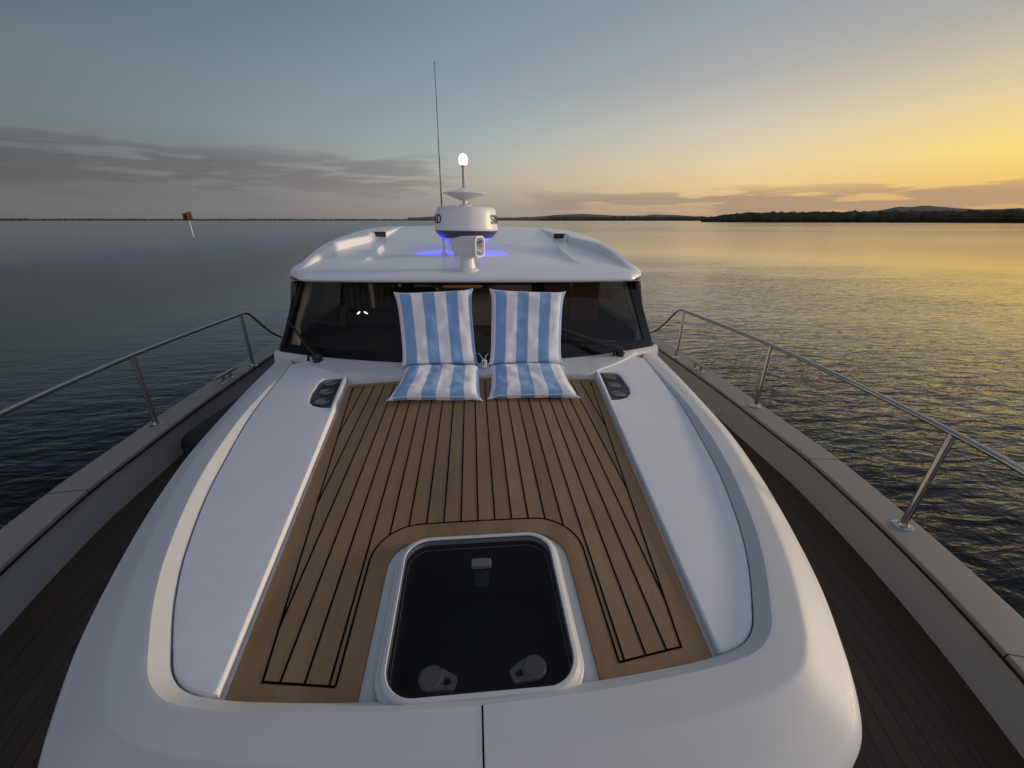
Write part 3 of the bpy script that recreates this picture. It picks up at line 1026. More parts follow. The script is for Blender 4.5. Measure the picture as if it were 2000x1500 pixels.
for y in YS:
    q = cno(y, .19); fl_ = .30 + .5 * max(0, (1.5 - y) / 3.5)
    half_ = [(max(q.x, 0), q.y, -1.51), (max(q.x - .03, 0), q.y + .02, -1.75), (max(q.x - fl_ * .55, 0), q.y + .12, -2.5), (max(q.x - fl_, 0), q.y + .25, -3.2), (max(q.x - fl_ - .3, 0), q.y + .35, -3.7)]
    hr.append([(-x, yy_, z) for x, yy_, z in half_] + [(x, yy_, z) for x, yy_, z in reversed(half_)])
mb.loft(hr)
mb.done('hull', HULLW, yacht)

# ---- guard rails
for s in (1, -1):
    gr = empty('guard_rail', (s * 2.4, 3, -1.48), yacht); go = Vector((s * 2.4, 3, -1.48))
    top = smooth_curve([(-.1, -1.7), (.95, -1.05), (1.58, -.2), (1.98, .55), (2.20, 1.16), (2.29, 1.55), (2.385, 2.3), (2.43, 3.05), (2.41, 3.8), (2.375, 4.42)], 6)
    pth = [(s * p.x, p.y, -.925) for p in top]
    pth += [(s * 2.372, 4.48, -.927), (s * 2.37, 4.52, -.938), (s * 2.365, 4.56, -.962), (s * 2.36, 4.63, -1.02), (s * 2.35, 4.76, -1.14), (s * 2.34, 4.88, -1.235), (s * 2.33, 5.0, -1.31), (s * 2.32, 5.15, -1.38), (s * 2.31, 5.32, -1.44), (s * 2.30, 5.5, -1.49)]
    mb = MB(); mb.tube(pth, .0155, 14)
    mb.done('top_rail', STEEL, gr, off=go, sharp=60)
    for x, y in ((2.365, 4.40), (2.43, 3.03), (2.24, 1.54), (1.86, .10), (1.16, -1.0)):
        xt = min(top, key=lambda p: abs(p.y - y)).x
        mb = MB()
        mb.tube([(s * x, y, -1.485), (s * (x * .5 + xt * .5), y, -1.2), (s * xt, y, -.93)], .0165, 14)
        mb.lathe([(.046, -1.485), (.046, -1.476), (.040, -1.472), (.024, -1.470), (.020, -1.455)], (s * x, y, 0), 24)
        mb.done('stanchion', STEEL, gr, off=go, sharp=50)
    # mooring cleat
    cx, cy = s * 2.41, 3.98
    cl = empty('mooring_cleat', (cx, cy, -1.48), yacht); co = Vector((cx, cy, -1.48))
    mb = MB()
    mb.tube([(cx + s * .012, cy - .19, -1.418), (cx + s * .01, cy - .14, -1.412), (cx, cy - .05, -1.413), (cx, cy + .05, -1.413), (cx - s * .01, cy + .14, -1.412), (cx - s * .012, cy + .19, -1.418)], [.008, .013, .017, .017, .013, .008], 12)
    mb.done('cleat_bar', STEEL, cl, off=co, sharp=60)
    for dy in (-.06, .06):
        mb = MB()
        mb.lathe([(.036, -1.482), (.034, -1.472), (.017, -1.462), (.015, -1.42)], (cx, cy + dy, 0), 18)
        mb.done('cleat_foot', STEEL, cl, off=co)

# ---- black fender lying on the port side deck (a thing of its own)
fd = empty('fender', (0, 0, 0))
fd.matrix_world = Matrix.Translation((0, 0, CAM_Z)) @ RY @ Matrix.Translation((-2.13, 3.32, DZ))
setp(fd, 'black rounded fender lying on the dark side deck left of the cabin trunk', 'fender')
fo = Vector((-2.13, 3.32, DZ))
mb = MB()
ax = Vector((.06, .99, 0)).normalized()
c0 = fo - ax * .40 + Vector((0, 0, .115))
mb.lathe([(.02, -.06), (.03, -.05), (.03, -.01), (.07, .0), (.10, .03), (.115, .08), (.115, .70), (.10, .76), (.07, .79), (.03, .80), (.03, .84)], c0, 28, axis=ax)
mb.done('fender_body', RUBBER, fd, off=fo)
mb = MB(); mb.tube([c0 - ax * .05, c0 - ax * .10 + Vector((.02, 0, -.03)), c0 - ax * .14 + Vector((.06, 0, -.095)), c0 - ax * .05 + Vector((.12, 0, -.104))], .007, 8)
mb.done('fender_line', BLACK, fd, off=fo)


# ------------------------------------------------------------------ striped deck seats
def pillow(mb, f, w, l, t, nu=36, nv=40, seed=0, u0=0.0, ears=.03, flipuv=False):
    """f(u metres across, v metres along, h) -> point"""
    for sd in (1, -1):
        V = []; UV = []; F = []
        for j in range(nv + 1):
            b = j / nv * 2 - 1
            for i in range(nu + 1):
                a = i / nu * 2 - 1
                h = t / 2 * max(0, (1 - abs(a) ** 7)) ** .45 * max(0, (1 - abs(b) ** 14)) ** .5
                pull_x = 1 - .050 * (1 - abs(b) ** 4) * abs(a) ** 2 + ears * (abs(b) ** 10)
                pull_y = 1 - .030 * (1 - abs(a) ** 4) * abs(b) ** 2 + ears * .6 * (abs(a) ** 10)
                x = a * w / 2 * pull_x; y = l / 2 + b * l / 2 * pull_y
                wr = noise.noise(Vector((x * 9 + seed, y * 9, sd * 3.0))) * .010 + noise.noise(Vector((x * 22 + seed, y * 14, sd * 5.0))) * .004
                V.append(f(x, y, sd * h + wr * (h / (t / 2)) + .004 * noise.noise(Vector((x * 12 + seed, y * 12, 7)))))
                UV.append((u0 + a * w / 2 + w / 2 + .002, y))
        n = nu + 1
        for j in range(nv):
            for i in range(nu):
                q = (j * n + i, j * n + i + 1, (j + 1) * n + i + 1, (j + 1) * n + i)
                F.append(q if sd > 0 else q[::-1])
        mb.add(V, F, UV)
    # piping along the rim
    return


def piping(f, w, l, parent, org, edges, ears=.03):
    mb = MB(); pts = []
    n = 40
    for e in edges:
        for k in range(n + 1):
            t = k / n * 2 - 1
            a, b = ((t, -1), (1, t), (-t, 1), (-1, -t))[e]
            px = 1 - .050 * (1 - abs(b) ** 4) * abs(a) ** 2 + ears * (abs(b) ** 10)
            py = 1 - .030 * (1 - abs(a) ** 4) * abs(b) ** 2 + ears * .6 * (abs(a) ** 10)
            pts.append(f(a * w / 2 * px, l / 2 + b * l / 2 * py, 0))
    mb.tube(pts, .0030, 8)
    mb.done('piping', PIPE, parent, sharp=0, off=org)


PIPE = pmat('white_canvas_piping', (.82, .81, .84), .85, bump=(300, .4), var=(20, .08))


def deck_seat(cx, cxt, tw, label, seed, strap):
    org = Vector((cx, 2.36, teakz(cx, 2.36)))
    root = empty('deck_seat', (0, 0, 0))
    root.matrix_world = Matrix.Translation((0, 0, CAM_Z)) @ RY @ Matrix.Translation(org)
    setp(root, label, 'deck chair', 'striped folding seats on the teak panel')
    w = .53; l = .465; t = .074
    d = Vector((0, 1, SL)).normalized(); n = Vector((0, -SL, 1)).normalized()
    yaw = Matrix.Rotation(R(-1.5 if tw < 0 else -3.0), 4, 'Z')
    p0 = Vector((cx, 2.335, teakz(cx, 2.335) + .040))
    mb = MB()

    def fs(x, y, h):
        sag = -.010 * max(0, 1 - abs(y - .23) / .23)
        fl = 1 + .07 * (1 - y / l)
        edge = min(1, max(0, (abs(x) - w * .40) / (w * .1)))
        q = Vector((x * fl, 0, 0)) + Vector((0, 1, 0)) * y
        q = yaw @ q
        droop = -.018 * edge * (1 if y < .06 else .4)
        return p0 + Vector((q.x, q.y, q.y * SL + h + sag + droop - .03 * (x * x)))
    pillow(mb, fs, w, l, t, seed=seed, u0=.0)
    so = mb.done('seat_cushion', CANVAS, root, sharp=0, uv=True, off=org)
    piping(fs, w, l, so, org, (3, 0, 1))
    b0 = Vector((cx + .005, 2.805, teakz(cx, 2.80) + .050)); b1 = Vector((cxt, 3.085, -.488)); L_b = (b1 - b0).length
    dv = (b1 - b0).normalized(); nv_ = Vector((1, 0, 0)).cross(dv).normalized()
    if nv_.y > 0: nv_ = -nv_
    mb = MB()

    def fb(x, y, h):
        k = y / L_b
        bow = .022 * math.sin(PI * k)
        ww = 1 + .05 * k
        tilt = Vector((0, 0, tw * x * k))
        return b0 + dv * y + Vector((x * ww, 0, 0)) + nv_ * (h - bow) + tilt
    pillow(mb, fb, w, L_b, .085, seed=seed + 11)
    bo = mb.done('back_cushion', CANVAS, root, sharp=0, uv=True, off=org)
    piping(fb, w, L_b, bo, org, (1, 2, 3))
    # folding frame: dark hinge tube between seat and back
    mb = MB()
    mb.tube([b0 + Vector((x, -.012, -.03)) for x in (-.24, 0, .24)], .010, 10)
    mb.done('hinge_tube', BLACK, root, off=org)
    # side strap with its buckle
    sx = .262 * strap
    mb = MB(); rr = []
    a0 = fs(sx, .41, 0); a1 = fb(sx, .085, 0)
    ctrl = smooth_curve([a0 + Vector((0, 0, .0)), a0 + Vector((.030 * strap, .03, -.010)), a0.lerp(a1, .5) + Vector((.042 * strap, -.01, .006)), a1 + Vector((.02 * strap, -.01, .0)), a1], 5)
    for i, p in enumerate(ctrl):
        p = Vector(p); rr.append([p + Vector((0, -.016, .004)), p + Vector((.002 * strap, .016, -.004)), p + Vector((.005 * strap, .016, -.004)), p + Vector((.003 * strap, -.016, .004))])
    mb.loft(rr, True, True, True)
    st_ = mb.done('strap', WHITEP if strap > 0 else CANVAS, root, uv=True, off=org, sharp=0)
    mb = MB()
    c = ctrl[len(ctrl) // 2] + Vector((.004 * strap, -.016, -.005))
    mb.box(c, (.032, .014, .055), .004)
    mb.done('buckle', WHITEP, st_, off=org)
    mb = MB(); mb.box(c + Vector((-.008 * strap, -.008, .006)), (.010, .004, .028), .001)
    mb.done('care_label', pmat('navy_tag', (.03, .04, .10), .7, bump=(90, .2)), st_, off=org)
    return root


deck_seat(-.247, -.287, .045, 'blue and white striped folding seat whose back stands higher, nearer the red channel marker', 3.1, 1)
deck_seat(.368, .412, -.04, 'blue and white striped folding seat with lower back, beside the thick black wiper arm', 8.7, -1)

# ------------------------------------------------------------------ water
def water_mat():
    m = bpy.data.materials.new('dusk_sea_water'); m.use_nodes = True
    nt = m.node_tree; N = nt.nodes; L = nt.links; N.remove(N['Principled BSDF'])
    body = N.new('ShaderNodeBsdfDiffuse'); body.inputs[0].default_value = (.005, .007, .008, 1)
    gl = N.new('ShaderNodeBsdfGlossy'); gl.distribution = 'MULTI_GGX'; lw = N.new('ShaderNodeLayerWeight'); lw.inputs[0].default_value = .5
    fr = N.new('ShaderNodeValToRGB'); e = fr.color_ramp.elements
    e[0].position = 0; e[0].color = (.012, .012, .012, 1); e[1].position = 1; e[1].color = (1, 1, 1, 1)
    for ps, v in ((.45, .025), (.58, .08), (.68, .20), (.76, .39), (.84, .64), (.91, .86), (.96, .96)):
        q = e.new(ps); q.color = (v, v, v, 1)
    L.new(lw.outputs['Facing'], fr.inputs[0])
    ms = N.new('ShaderNodeMixShader'); L.new(fr.outputs[0], ms.inputs[0]); L.new(body.outputs[0], ms.inputs[1]); L.new(gl.outputs[0], ms.inputs[2])
    L.new(ms.outputs[0], N['Material Output'].inputs[0])
    tc = N.new('ShaderNodeTexCoord')

    def nz(scale, sx, sy, rot, detail, dist=0.0, rough=.5):
        mp = N.new('ShaderNodeMapping'); mp.inputs['Scale'].default_value = (sx, sy, 1); mp.inputs['Rotation'].default_value = (0, 0, rot)
        n = N.new('ShaderNodeTexNoise'); n.inputs['Scale'].default_value = scale; n.inputs['Detail'].default_value = detail
        n.inputs['Distortion'].default_value = dist; n.inputs['Roughness'].default_value = rough
        L.new(tc.outputs['Object'], mp.inputs[0]); L.new(mp.outputs[0], n.inputs['Vector'])
        return n.outputs['Fac']

    def mth(op, a, b):
        n = N.new('ShaderNodeMath'); n.operation = op
        for i, v in enumerate((a, b)):
            if isinstance(v, (int, float)): n.inputs[i].default_value = v
            else: L.new(v, n.inputs[i])
        return n.outputs[0]
    a = nz(3.5, .5, 1.2, R(14), 4, .35, .5)
    b = nz(1.0, .5, 1.1, R(-8), 2, .3)
    c = nz(7.5, .65, 1.1, R(40), 2, .3)
    # wind patches: ruffled water and smoother slicks
    w = nz(.012, .35, 1.6, R(12), 3, .6)
    wr = N.new('ShaderNodeMapRange'); wr.inputs['From Min'].default_value = .40; wr.inputs['From Max'].default_value = .60
    wr.inputs['To Min'].default_value = .45; wr.inputs['To Max'].default_value = 1.0; L.new(w, wr.inputs['Value'])
    h = mth('ADD', mth('ADD', mth('MULTIPLY', a, .066), mth('MULTIPLY', b, .070)), mth('MULTIPLY', c, .012))
    h = mth('MULTIPLY', h, wr.outputs[0])
    ln = N.new('ShaderNodeVectorMath'); ln.operation = 'LENGTH'; L.new(tc.outputs['Object'], ln.inputs[0])
    dk = N.new('ShaderNodeMapRange'); dk.inputs['From Min'].default_value = 5; dk.inputs['From Max'].default_value = 46
    dk.inputs['To Min'].default_value = 1.8; dk.inputs['To Max'].default_value = .035; L.new(ln.outputs['Value'], dk.inputs['Value'])
    h = mth('MULTIPLY', h, dk.outputs[0])
    sx = N.new('ShaderNodeSeparateXYZ'); L.new(tc.outputs['Object'], sx.inputs[0])
    lee = N.new('ShaderNodeMapRange'); lee.inputs['From Min'].default_value = -9; lee.inputs['From Max'].default_value = 3
    lee.inputs['To Min'].default_value = .38; lee.inputs['To Max'].default_value = 1.0; L.new(sx.outputs[0], lee.inputs['Value'])
    h = mth('MULTIPLY', h, lee.outputs[0])
    # a breeze ruffles the port side further out while starboard lies slick
    rf = N.new('ShaderNodeMapRange'); rf.inputs['From Min'].default_value = -22; rf.inputs['From Max'].default_value = -3
    rf.inputs['To Min'].default_value = .45; rf.inputs['To Max'].default_value = .035; L.new(sx.outputs[0], rf.inputs['Value']); L.new(rf.outputs[0], dk.inputs['To Max'])
    sh = N.new('ShaderNodeMapRange'); sh.inputs['From Min'].default_value = -14; sh.inputs['From Max'].default_value = 4  # reflected light cut to port in the mix factor itself, not by ripples
    sh.inputs['To Min'].default_value = .62; sh.inputs['To Max'].default_value = 1.0; L.new(sx.outputs[0], sh.inputs['Value'])
    L.new(mth('MULTIPLY', fr.outputs[0], sh.outputs[0]), ms.inputs[0])
    gu = nz(.16, .45, 1.0, R(20), 3, .5)
    gr_ = N.new('ShaderNodeMapRange'); gr_.inputs['From Min'].default_value = .36; gr_.inputs['From Max'].default_value = .64
    gr_.inputs['To Min'].default_value = .62; gr_.inputs['To Max'].default_value = 1.3; L.new(gu, gr_.inputs['Value'])
    h = mth('MULTIPLY', h, gr_.outputs[0])
    bp = N.new('ShaderNodeBump'); bp.inputs['Strength'].default_value = 1; bp.inputs['Distance'].default_value = 1.0
    L.new(h, bp.inputs['Height'])
    for q in (gl, lw): L.new(bp.outputs[0], q.inputs['Normal'])
    # unresolved ripples far from the boat read as a rougher sheen
    rg = N.new('ShaderNodeMapRange'); rg.inputs['From Min'].default_value = 8; rg.inputs['From Max'].default_value = 110
    rg.inputs['To Min'].default_value = .05; rg.inputs['To Max'].default_value = .15
    L.new(ln.outputs['Value'], rg.inputs['Value'])
    rm = mth('MULTIPLY', rg.outputs[0], mth('ADD', mth('MULTIPLY', wr.outputs[0], .5), .5))
    pr = N.new('ShaderNodeMapRange'); pr.inputs['From Min'].default_value = -45; pr.inputs['From Max'].default_value = -8
    pr.inputs['To Min'].default_value = .34; pr.inputs['To Max'].default_value = 0; L.new(sx.outputs[0], pr.inputs['Value'])
    L.new(mth('ADD', rm, pr.outputs[0]), gl.inputs['Roughness'])
    return m


mb = MB()
W = 12000
g = [-W, -4000, -600, -100, 0, 100, 600, 4000, W]
mb.loft([[(x, y, 0) for x in g] for y in g])
wat = mb.done('water', water_mat(), None, off=Vector((0, 0, 0)))
setp(wat, kind='structure')

# ------------------------------------------------------------------ far shores
def at_az(az, dist, z=0): return Vector((math.sin(R(az)) * dist, math.cos(R(az)) * dist, z))


def leaf_mat(name, a, b):
    m, nt, N, L, p = nmat(name)
    tc = N.new('ShaderNodeTexCoord'); n = N.new('ShaderNodeTexNoise'); n.inputs['Scale'].default_value = .35; n.inputs['Detail'].default_value = 6
    r = N.new('ShaderNodeValToRGB'); r.color_ramp.elements[0].position = .35; r.color_ramp.elements[1].position = .7
    r.color_ramp.elements[0].color = (*a, 1); r.color_ramp.elements[1].color = (*b, 1)
    L.new(tc.outputs['Object'], n.inputs['Vector']); L.new(n.outputs['Fac'], r.inputs[0]); L.new(r.outputs[0], p.inputs['Base Color'])
    p.inputs['Roughness'].default_value = .9; p.inputs['Specular IOR Level'].default_value = .1
    return m


WOODM = leaf_mat('mangrove_foliage', (.030, .030, .018), (.07, .062, .035))


def wood(name, az0, az1, dist, hfun, n, label_kind='stuff', depth=60, mat=WOODM, seed=1):
    rnd = random.Random(seed)
    mb = MB()
    ico = bmesh.new(); bmesh.ops.create_icosphere(ico, subdivisions=2, radius=1); ico.verts.index_update()
    IV = [v.co.copy() for v in ico.verts]; IF = [tuple(v.index for v in f.verts) for f in ico.faces]; ico.free()
    for k in range(n):
        az = az0 + (az1 - az0) * (k + rnd.random()) / n
        h = hfun(az)
        if h <= 0: continue
        h *= rnd.uniform(.72, 1.04)
        dd = dist + rnd.uniform(0, depth)
        c = at_az(az, dd, h * .45)
        rw = h * rnd.uniform(.5, 1.0); sx = rnd.random() * 50
        V = []
        for v in IV:
            q = 1 + .45 * noise.noise(v * 2.1 + Vector((sx, k * .37, 0))) + .25 * noise.noise(v * 5 + Vector((sx, 0, k)))
            p = Vector((v.x * rw * q, v.y * rw * q, v.z * h * .55 * q))
            V.append((c.x + p.x, c.y + p.y, max(-.5, c.z + p.z)))
        mb.add(V, IF)
    o = mb.done(name, mat, None, off=Vector((0, 0, 0)), sharp=0)
    return setp(o, kind=label_kind)


# wooded island to starboard: az from ~27 deg (tip) to beyond the frame
def isl(az):
    k = min(1, max(0, (az - 28.6) / 4.5))
    return (3 + 13 * k ** .6) * (1 + .10 * noise.noise(Vector((az * 1.3, 0, 2))) + .07 * noise.noise(Vector((az * 5, 3, 2))))


w1 = wood('mangrove_island', 28.6, 64, 900, isl, 900, depth=70, seed=3)
setp(w1, 'dark low mangrove island along the sunset horizon right of the yacht', 'woodland')
w2 = wood('far_shore_wood', 7.5, 31, 2600, lambda az: 22 * min(1, max(.25, (az - 7.5) / 3)) * (1 + .15 * noise.noise(Vector((az, 1, 1)))), 420, depth=150, seed=5)
setp(w2, 'faint low wooded shore between the cabin roof and the dark island', 'woodland')
w3 = wood('distant_shore_wood', -58, 8, 3400, lambda az: (13 - 4 * (az + 50) / 58 * .5) * (1 + .12 * noise.noise(Vector((az * .8, 5, 1)))), 700, depth=200, seed=8)
setp(w3, 'thin dark shoreline along the horizon behind the red channel marker', 'woodland')


def ridge(name, az0, az1, dist, hf, mat, depth=1500, n=140):
    mb = MB(); rows_ = []
    for k in range(n + 1):
        az = az0 + (az1 - az0) * k / n; h = hf(az)
        rows_.append([at_az(az, dist, -2), at_az(az, dist + depth * .35, h * .55), at_az(az, dist + depth * .6, h * .9), at_az(az, dist + depth, h), at_az(az, dist + depth * 2, -2)])
    mb.loft(rows_)
    return setp(mb.done(name, mat, None, off=Vector((0, 0, 0)), sharp=0), kind='structure')


HILLM = leaf_mat('hill_scrub', (.05, .045, .035), (.08, .07, .05))


def bump_(az, c, w): return math.exp(-((az - c) / w) ** 2)


ridge('hills', 36, 75, 6500, lambda az: 40 + 135 * bump_(az, 47.5, 4.0) + 90 * bump_(az, 55, 4) + 60 * bump_(az, 41, 3) * .6 + 14 * noise.noise(Vector((az * .9, 0, 0))), HILLM)
ridge('far_hills', -8, 36, 8000, lambda az: 55 + 70 * bump_(az, 14, 5) + 50 * bump_(az, 24, 4) + 55 * bump_(az, -2, 3) + 12 * noise.noise(Vector((az * .8, 4, 0))), HILLM)

# ------------------------------------------------------------------ sea air
hm = bpy.data.materials.new('evening_haze'); hm.use_nodes = True
hn = hm.node_tree.nodes; hn.remove(hn['Principled BSDF'])
pv_ = hn.new('ShaderNodeVolumePrincipled'); pv_.inputs['Color'].default_value = (.92, .88, .85, 1)
pv_.inputs['Density'].default_value = HAZE_D
hm.node_tree.links.new(pv_.outputs[0], hn['Material Output'].inputs['Volume'])
mb = MB(); mb.box((0, 0, 200), (26000, 26000, 410))
setp(mb.done('haze', hm, None, off=Vector((0, 0, 0)), smooth=False), kind='stuff')

# ------------------------------------------------------------------ channel marker
mk = Vector((0, 0, 0)); mdir = at_az(-30.9, 113.5)
post = empty('channel_marker', (mdir.x, mdir.y, 0))
setp(post, 'red channel marker board on a white post standing in the dark water', 'channel marker')
mb = MB(); mb.tube([(mdir.x, mdir.y, -1), (mdir.x, mdir.y, 1), (mdir.x, mdir.y, 3.2)], .09, 12)
mb.done('marker_post', POSTP, post, off=mdir)
rot = Matrix.Rotation(R(25), 3, 'Z')
mb = MB(); mb.box((mdir.x - .15, mdir.y - .2, 3.85), (1.35, .12, 1.35), .02, rot)
mb.done('marker_board', REDP, post, off=mdir)
mb = MB(); mb.box((mdir.x + .25, mdir.y + .1, 4.1), (1.1, .10, 1.4), .02, Matrix.Rotation(R(70), 3, 'Z'))
mb.lathe([(.12, 4.4), (.12, 4.6), (.08, 4.68), (.02, 4.70)], (mdir.x + .2, mdir.y + .0, 0), 12)
mb.done('marker_board', REDP, post, off=mdir)

# ------------------------------------------------------------------ lit lamps, and a fill light added inside the cabin
def lamp(name, kind, pos, energy, colr, parent=None, **kw):
    l = bpy.data.lights.new(name, kind); l.energy = energy; l.color = colr
    for k, v in kw.items(): setattr(l, k, v)
    o = bpy.data.objects.new(name, l); col.objects.link(o)
    o.location = pos
    if parent: o.parent = parent
    return o


for dx in (-.31, .21):
    lamp('blue_glow_lamp', 'SPOT', (dx, .22, .11), 22.0, (.006, .010, 1), rad, shadow_soft_size=.02, spot_size=R(132), spot_blend=.8)
lamp('cabin_fill_light', 'POINT', Vector((-.1, 5.4, -.58)) - BASE, 10.0, (1, .80, .6), yacht, shadow_soft_size=.15)  # unseen fill light, added to brighten the cabin wood behind the screen
lamp('anchor_lamp', 'POINT', (0, 0, .24), 1.2, (1, .95, .7), anc, shadow_soft_size=.06)

# sun just above the horizon outside the right edge
SUN_AZ, SUN_EL, GLOW_AZ = 88, 8.0, 57
sd = Vector((math.sin(R(SUN_AZ)) * math.cos(R(SUN_EL)), math.cos(R(SUN_AZ)) * math.cos(R(SUN_EL)), math.sin(R(SUN_EL))))
sun = lamp('sun', 'SUN', (40, 30, 30), 2.3, (1, .78, .54), angle=R(7))
sun.rotation_euler = (-sd).to_track_quat('-Z', 'Y').to_euler()

# ------------------------------------------------------------------ sky
wd = bpy.data.worlds.new('World'); sc.world = wd; wd.use_nodes = True
nt = wd.node_tree; N = nt.nodes; L = nt.links
bg = N['Background']
tc = N.new('ShaderNodeTexCoord'); sep = N.new('ShaderNodeSeparateXYZ'); L.new(tc.outputs['Generated'], sep.inputs[0])


def mth(op, a, b=None, c=None, clamp=False):
    n = N.new('ShaderNodeMath'); n.operation = op; n.use_clamp = clamp
    for i, v in enumerate((a, b, c)):
        if v is None: continue
        if isinstance(v, (int, float)): n.inputs[i].default_value = v
        else: L.new(v, n.inputs[i])
    return n.outputs[0]


el = mth('MULTIPLY', mth('ARCSINE', sep.outputs['Z']), 180 / PI)
az = mth('MULTIPLY', mth('ARCTAN2', sep.outputs['X'], sep.outputs['Y']), 180 / PI)
dphi = mth('ABSOLUTE', mth('SUBTRACT', az, GLOW_AZ))
dphi = mth('MINIMUM', dphi, mth('SUBTRACT', 360, dphi))
elf = mth('DIVIDE', mth('MAXIMUM', el, 0), 90, clamp=True)
elr = mth('POWER', elf, .5)          # more room near the horizon


def ramp(stops):
    r = N.new('ShaderNodeValToRGB'); r.color_ramp.interpolation = 'B_SPLINE' if False else 'LINEAR'
    e = r.color_ramp.elements
    while len(e) > 1: e.remove(e[-1])
    first = True
    for deg, c in stops:
        p = (deg / 90) ** .5
        if first: e[0].position = p; x = e[0]; first = False
        else: x = e.new(p)
        x.color = lin(*c)
    L.new(elr, r.inputs[0])
    return r.outputs[0]


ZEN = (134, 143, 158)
C0 = ramp([(0, (206, 160, 108)), (1.5, (226, 172, 104)), (3, (246, 196, 104)), (5.7, (255, 220, 110)), (8.5, (242, 213, 138)), (12, (212, 195, 158)), (16, (174, 169, 160)), (24, (158, 162, 165)), (45, (150, 160, 174)), (90, ZEN)])
C1 = ramp([(0, (190, 152, 122)), (1.5, (208, 170, 128)), (3.5, (236, 202, 142)), (6, (228, 207, 166)), (9.5, (207, 197, 179)), (14, (174, 173, 170)), (20, (146, 156, 164)), (30, (128, 140, 154)), (50, (132, 142, 158)), (90, ZEN)])
C2 = ramp([(0, (138, 136, 139)), (2, (156, 150, 147)), (4.5, (174, 168, 158)), (7, (166, 174, 168)), (10, (150, 168, 170)), (15, (132, 151, 164)), (21, (116, 138, 154)), (40, (132, 147, 165)), (90, ZEN)])
C3 = ramp([(0, (100, 103, 110)), (3, (110, 112, 118)), (6, (122, 125, 128)), (9, (120, 136, 141)), (14, (110, 129, 139)), (20, (92, 114, 130)), (32, (78, 92, 106)), (50, (90, 102, 120)), (90, ZEN)])
C4 = ramp([(0, (70, 77, 83)), (4, (82, 88, 93)), (8, (94, 104, 108)), (13, (94, 110, 117)), (18, (74, 90, 102)), (28, (48, 58, 68)), (50, (58, 68, 84)), (90, ZEN)])


def mixc(f, a, b):
    n = N.new('ShaderNodeMix'); n.data_type = 'RGBA'
    if isinstance(f, (int, float)): n.inputs[0].default_value = f
    else: L.new(f, n.inputs[0])
    for k, v in ((6, a), (7, b)):
        if isinstance(v, tuple): n.inputs[k].default_value = v
        else: L.new(v, n.inputs[k])
    return n.outputs[2]


def sst(v, a, b):
    n = N.new('ShaderNodeMapRange'); n.interpolation_type = 'SMOOTHSTEP'
    n.inputs['From Min'].default_value = a; n.inputs['From Max'].default_value = b
    L.new(v, n.inputs['Value']); return n.outputs[0]


def lst(v, a, b):
    n = N.new('ShaderNodeMapRange'); n.inputs['From Min'].default_value = a; n.inputs['From Max'].default_value = b
    L.new(v, n.inputs['Value']); return n.outputs[0]


skyc = mixc(lst(dphi, 0, 26), C0, C1)
skyc = mixc(lst(dphi, 26, 58), skyc, C2)
skyc = mixc(lst(dphi, 58, 84), skyc, C3)
skyc = mixc(lst(dphi, 84, 106), skyc, C4)

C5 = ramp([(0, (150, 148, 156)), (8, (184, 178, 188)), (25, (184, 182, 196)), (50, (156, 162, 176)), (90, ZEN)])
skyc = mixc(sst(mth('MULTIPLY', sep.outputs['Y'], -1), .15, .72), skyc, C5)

# clouds: long flat banks low over the water
comb = N.new('ShaderNodeCombineXYZ'); L.new(mth('MULTIPLY', az, .105), comb.inputs[0]); L.new(mth('MULTIPLY', el, .95), comb.inputs[1])
cn = N.new('ShaderNodeTexNoise'); cn.inputs['Scale'].default_value = 1; cn.inputs['Detail'].default_value = 7; cn.inputs['Roughness'].default_value = .55; cn.inputs['Distortion'].default_value = .25
L.new(comb.outputs[0], cn.inputs['Vector'])
# left bank: 1..10 deg, densest at 5..8
aw = mth('SUBTRACT', 1, sst(az, -10, 6))
bank = mth('MULTIPLY', mth('MULTIPLY', sst(el, 1.0, 4.5), mth('SUBTRACT', 1, sst(el, 5.8, 8.4))), aw)
lc = sst(mth('ADD', cn.outputs['Fac'], mth('MULTIPLY', bank, .20)), .57, .70)
lc = mth('MULTIPLY', lc, mth('MULTIPLY', bank, 1.0))
dark_l = mixc(1.0, skyc, skyc)
mul = N.new('ShaderNodeMix'); mul.data_type = 'RGBA'; mul.blend_type = 'MULTIPLY'; mul.inputs[0].default_value = 1
L.new(skyc, mul.inputs[6]); mul.inputs[7].default_value = (.68, .655, .69, 1)
skyc = mixc(mth('MULTIPLY', lc, .95), skyc, mul.outputs[2])
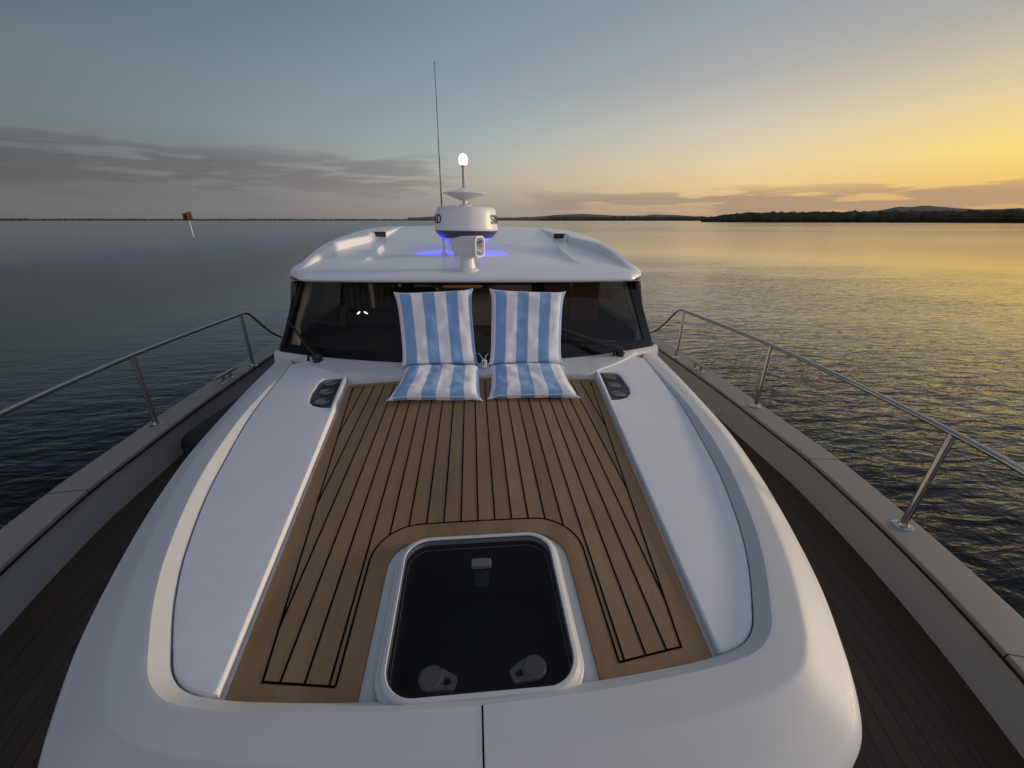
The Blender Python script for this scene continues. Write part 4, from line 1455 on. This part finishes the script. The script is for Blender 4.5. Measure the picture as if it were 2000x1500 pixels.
# right bank: 0.5..3 deg, warm grey
ar_ = sst(az, 2, 12)
cn2 = N.new('ShaderNodeTexNoise'); cn2.inputs['Scale'].default_value = 1; cn2.inputs['Detail'].default_value = 6; cn2.inputs['Roughness'].default_value = .5
comb2 = N.new('ShaderNodeCombineXYZ'); L.new(mth('MULTIPLY', az, .10), comb2.inputs[0]); L.new(mth('MULTIPLY', el, .95), comb2.inputs[1]); comb2.inputs[2].default_value = 4.3
L.new(comb2.outputs[0], cn2.inputs['Vector'])
bank2 = mth('MULTIPLY', mth('SUBTRACT', 1, sst(el, 2.2, 4.2)), ar_)
rc_ = mth('MULTIPLY', sst(mth('ADD', cn2.outputs['Fac'], mth('MULTIPLY', bank2, .14)), .56, .63), bank2)
warm = mixc(lst(dphi, 0, 55), lin(186, 148, 108), lin(154, 142, 132))
skyc = mixc(mth('MULTIPLY', rc_, .95), skyc, warm)

# physical sky adds the last glow round the set sun
ns = N.new('ShaderNodeTexSky'); ns.sky_type = 'NISHITA'; ns.sun_disc = False
ns.sun_elevation = R(SUN_EL); ns.sun_rotation = R(SUN_AZ)
add = N.new('ShaderNodeMix'); add.data_type = 'RGBA'; add.blend_type = 'ADD'; add.inputs[0].default_value = 1
sca = N.new('ShaderNodeMix'); sca.data_type = 'RGBA'; sca.blend_type = 'MULTIPLY'; sca.inputs[0].default_value = 1
L.new(ns.outputs[0], sca.inputs[6]); sca.inputs[7].default_value = (.006, .006, .006, 1)
L.new(skyc, add.inputs[6]); L.new(sca.outputs[2], add.inputs[7])
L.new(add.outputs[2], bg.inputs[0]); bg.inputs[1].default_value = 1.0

# ------------------------------------------------------------------ camera and render
cam = bpy.data.cameras.new('camera'); co_ = bpy.data.objects.new('camera', cam); col.objects.link(co_)
cam.sensor_width = 36; cam.sensor_fit = 'HORIZONTAL'; cam.lens = 800 / 2000 * 36
cam.clip_start = .02; cam.clip_end = 80000
co_.location = (0, 0, CAM_Z)
pit = math.atan(320 / 800); yw = math.atan(80 / 862)
co_.rotation_euler = (PI / 2 - pit, 0, -yw)
sc.camera = co_
sc.view_settings.view_transform = 'Standard'; sc.view_settings.look = 'None'
sc.view_settings.exposure = 0; sc.view_settings.gamma = 1
sc.cycles.use_denoising = True
sc.cycles.max_bounces = 8; sc.cycles.transparent_max_bounces = 12
sc.cycles.sample_clamp_indirect = 6; sc.cycles.sample_clamp_direct = 1.5
